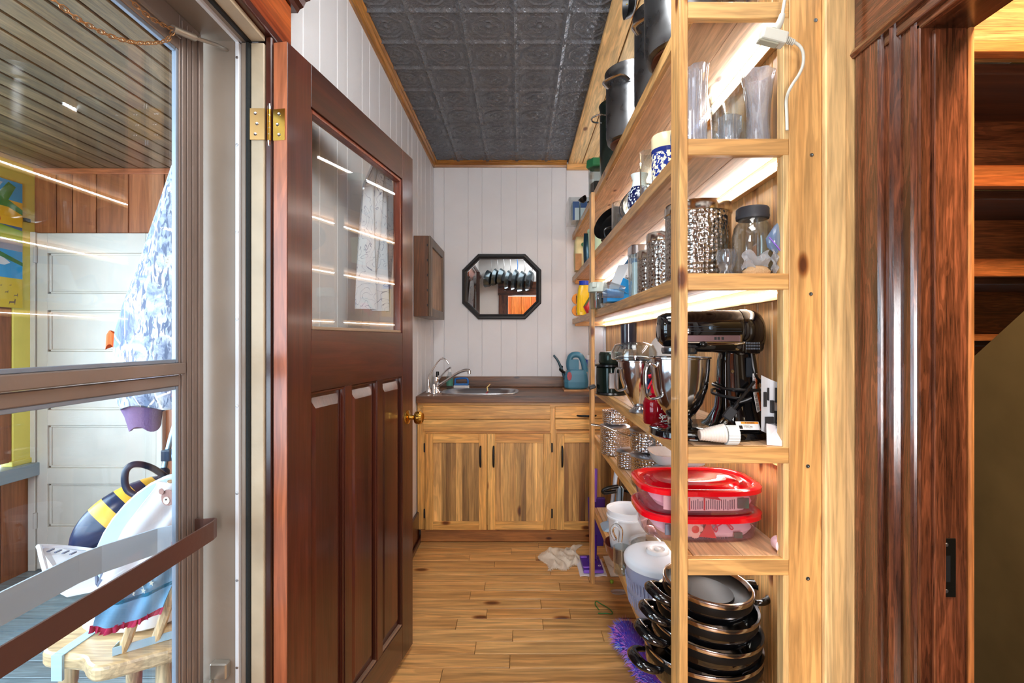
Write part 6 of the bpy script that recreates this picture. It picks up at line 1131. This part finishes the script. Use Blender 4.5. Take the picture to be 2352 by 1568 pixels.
o = thing('floor_rag', 'second crumpled cloth behind the purple mop by the wall', 'rag', (.56, 2.72, 0)); mk('cloth', grid(lambda u, v_: Vector((-.085+.14*u, -.13+.24*v_, .006+.02*abs(math.sin(u*7+v_*4))*min(1, 6*min(u, 1-u, v_, 1-v_)))), 20, 20, t=.004), pl('cotton_rag', (226, 214, 196), .95), o, smooth=True)
PUR = pl('purple_plastic', (72, 34, 150), .3); PURL = pl('lilac_plastic', (140, 96, 214), .3)
o = thing('floor_mop', 'purple flat mop head with white pad and broad purple handle', 'mop', (XP(1357, 2.71), 2.71, 0))
mk('pad', grid(lambda u, v_: Vector((-.074+.145*u-.012*v_*0, -.115+.20*v_, .004+.004*math.sin(u*9)*(1-v_))), 12, 12, t=.004), pl('mop_pad_white', (226, 222, 226), .9, bump=.4), o, smooth=True)
mk('head', B(-.052, .055, -.09, .085, .010, .026, bev=.004), PUR, o); mk('front_edge', B(-.052, .055, -.098, -.090, .008, .024, bev=.003), PURL, o)
for x, y in ((-.036, -.065), (-.036, .06)): mk('grip_tab', B(x-.014, x+.022, y-.012, y+.006, .026, .031, bev=.002), PURL, o)
mk('joint', lathe(nb(), [(0, .026), (.030, .026), (.024, .038), (0, .044)], 24, T(.012, .01, 0)), PUR, o, smooth=True); mk('neck', tube(nb(), [(.015, .01, .04), (.02, .03, .10), (.022, .045, .16)], (.016, .02), 12, 3), PUR, o, smooth=True)
mk('handle_panel', loft(nb(), [[(.0, .03, .10), (.075, .03, .10), (.075, .06, .10), (.0, .06, .10)], [(-.008, .05, .36), (.09, .05, .36), (.09, .08, .36), (-.008, .08, .36)]]), pl('deep_purple', (60, 22, 124), .4), o, bev=.004); mk('pole', tube(nb(), [(.03, .06, .34), (.035, .075, .52)], .014, 12), PURL, o, smooth=True)
for x, y in ((.040, -.045), (.036, .065)):
    for k in range(5): a = k*2*PI/5; mk('flower_mark', sphere(nb(), (x+.006*math.cos(a), y+.006*math.sin(a), .0265), .003, 8, 6, (1, 1, .2)), pl('white_ink', (240, 240, 240), .5), o)
o = thing('green_ball', 'small lime green ball on the floor boards', 'ball', (*P(1405, 1337, 1.25*F/(1340-HY))[:2], 0)); mk('ball', sphere(nb(), (0, 0, .0105), .0105), pl('lime_green', (124, 160, 40), .35), o, smooth=True)
y_ = 1.25*F/(1362-HY); o = thing('plastic_scrap', 'oval clear plastic scoop lying on the boards', 'scrap', (XP(1421, y_), y_, 0)); mk('shell', loft(nb(), [rring(0, 0, .001, .034, .018, 24, 2.4), rring(0, 0, .009, .040, .022, 24, 2.4), rring(0, 0, .008, .037, .020, 24, 2.4), rring(0, 0, .003, .031, .015, 24, 2.4)]), thin('milky_film', (250, 250, 252), 2.5, .05, .35), o, smooth=True)
y_ = 1.25*F/(1400-HY); o = thing('green_twist_tie', 'bent green wire twist tie on the floor', 'twist tie', (XP(1385, y_), y_, 0)); q = [(1376, 1402), (1367, 1391), (1370, 1385), (1380, 1388), (1392, 1396), (1402, 1405), (1407, 1409), (1404, 1413), (1392, 1413), (1374, 1410)]
mk('wire', tube(nb(), [(XP(a, 1.25*F/(b-HY))-o.location.x, 1.25*F/(b-HY)-o.location.y, .003+.003*(i % 3)) for i, (a, b) in enumerate(q)], .0021, 8, 4), pl('green_wire', (16, 110, 50), .4), o, smooth=True)
# fluffy duster
o = thing('fluffy_duster', 'fluffy purple, pink and blue duster lying on the floor under the shelf', 'duster', (.36, 1.93, 0))
pa = cat([(XP(1436, 1.99)-.36, 1.99-1.93, .06), (XP(1452, 1.92)-.36, 1.92-1.93, .065), (XP(1480, 1.83)-.36, 1.82-1.93, .045), (XP(1515, 1.73)-.36, 1.70-1.93, .035), (XP(1560, 1.62)-.36, 1.58-1.93, .03)], 12)
mk('core', tube(nb(), pa, lambda t: .052*(1-.45*t), 12), pl('violet_core', (90, 60, 170), .9), o, smooth=True)
FZ = [pl('fluff_%d' % i, c, .9) for i, c in enumerate(((150, 150, 235), (40, 90, 235), (235, 120, 190), (190, 40, 110), (190, 205, 245), (30, 70, 225), (215, 130, 225)))]
bm = nb(); import mathutils
for k in range(7500):
    i = R.random(); c = pa[int(i*(len(pa)-1))]; d = Vector((R.gauss(0, 1), R.gauss(0, 1), R.gauss(0, 1))).normalized(); ln_ = (.080-.026*i)*R.uniform(.65, 1.05)
    if d.z < -.5: d.z *= .3
    a = c+d*.015; b_ = c+d*ln_+Vector((0, 0, -.006)); b_.z = max(b_.z, .002); a.z = max(a.z, .004)
    m_ = (a+b_)/2+Vector((R.uniform(-.006, .006),)*3); s_ = d.orthogonal().normalized()*.0012
    v0, v1, v2, v3, v4 = bm.verts.new(a-s_), bm.verts.new(a+s_), bm.verts.new(m_+s_), bm.verts.new(m_-s_), bm.verts.new(b_)
    f1 = bm.faces.new((v0, v1, v2, v3)); f2 = bm.faces.new((v3, v2, v4)); n_ = mathutils.noise.noise(c*16+d*.9+Vector((3, 7, 1))); mi = int((n_*.5+.5)*12+R.random()*1.3) % 7; f1.material_index = f2.material_index = mi
fo = mk('fluff', bm, FZ, o); fo['kind'] = 'stuff'

# ================= cord and plug hanging at the shelf end
o = thing('extension_cord', 'pale grey cord with angled plug hanging in front of the shelf end', 'cord', P(1790, 85, 1.09)); GC = pl('pale_grey_cord', (206, 206, 194), .4)
def r2(px, py, Y=1.09): return P(px, py, Y)-o.location
mk('cord', tube(nb(), [r2(1812, -80), r2(1806, -20), r2(1801, 10), r2(1796, 40)], .0035, 10, 5), GC, o, smooth=True); mk('connector', tube(nb(), [r2(1797, 34), r2(1790, 55), r2(1778, 72)], lambda t: .006+.004*t, 12, 3), GC, o, smooth=True)
Mp = Matrix.Translation(r2(1777, 88)) @ RY(14); mk('plug', box(nb(), -.030, .026, -.014, .014, -.013, .013, .004, Mp), GC, o); mk('plug_face', box(nb(), -.033, .012, -.010, .010, -.017, -.013, .002, Mp), pl('olive_grey_plug', (170, 168, 148), .45), o)
for k in range(5): mk('strain_relief', lathe(nb(), [(.006, 0), (.0085-.0005*k, .0008), (.0085-.0005*k, .0028), (.006, .0036)], 14, Matrix.Translation(r2(1803+4.2*k, 91+1.6*k)) @ RY(108)), GC, o, smooth=True)
mk('cord', tube(nb(), [r2(1800, 90), r2(1824, 98), r2(1838, 108), r2(1845, 125), r2(1844, 150), r2(1835, 172), r2(1820, 195), r2(1810, 215, 1.10), r2(1806, 235, 1.112), r2(1807, 262, 1.117), r2(1808, 300, 1.117)], .0034, 10, 6), GC, o, smooth=True)
# pans hanging on the rear wall (seen in the mirror)
yr = -.33; D = 2*YB-yr
for k, (px, w, zt_, hb) in enumerate(((1128, .075, 622, 30), (1142, .05, 618, 30), (1157, .065, 618, 28), (1172, .05, 622, 33), (1188, .05, 620, 36), (1205, .07, 624, 36), (1222, .06, 622, 36))):
    x = (px-VX)*D/F; z = CH+(HY-zt_)*D/F
    labs = ('deep skillet at the window end of the hanging row', 'thin steel skillet second in the hanging row', 'round-bottomed pan third in the hanging row', 'narrow skillet in the middle of the hanging row', 'pan with blue handle in the hanging row', 'large skillet next to last in the hanging row', 'last pan of the hanging row above the doorway')
    o = thing('hanging_pan', labs[k]+' seen in the mirror', 'pan', (x, yr, z), (0, 0, math.radians(14)), 'pans hanging on the rear wall'); h = hb*D/F*1.35
    mk('pan', lathe(nb(), shell([(h*.38, 0), (h*.42, .01), (h*.5, w)], .003), 32, T(0, 0, -h/2) @ RY(-78)), pl('grey_pan_metal', (84, 96, 104), .25, .8), o, smooth=True)
    mk('handle', tube(nb(), [(0, 0, 0), (.008, 0, .06), (0, 0, .16), (0, 0, .20)], .006, 8, 3), pl('blue_pan_handle', (20, 100, 170), .4) if k == 4 else BRST, o, smooth=True)
o = thing('pan_rail', 'steel rail carrying the row of hanging pans', 'rail', (.0, yr, 2.51)); mk('bar', tube(nb(), [(-.50, 0, 0), (.42, 0, 0)], .006, 10), BRST, o, smooth=True)
for x in (-.45, .38): mk('bracket', tube(nb(), [(x, 0, 0), (x, -.12, .0)], .004, 8), BRST, o)

# rest things a hair above what carries them
_hair = {'landscape_painting': 0, 'octagonal_mirror': 0, 'wall_cabinet': 0}
for o in list(C.objects):
    if o.parent is None and o.get('category') and o.name.split('.')[0] not in _hair: o.location.z += .0008
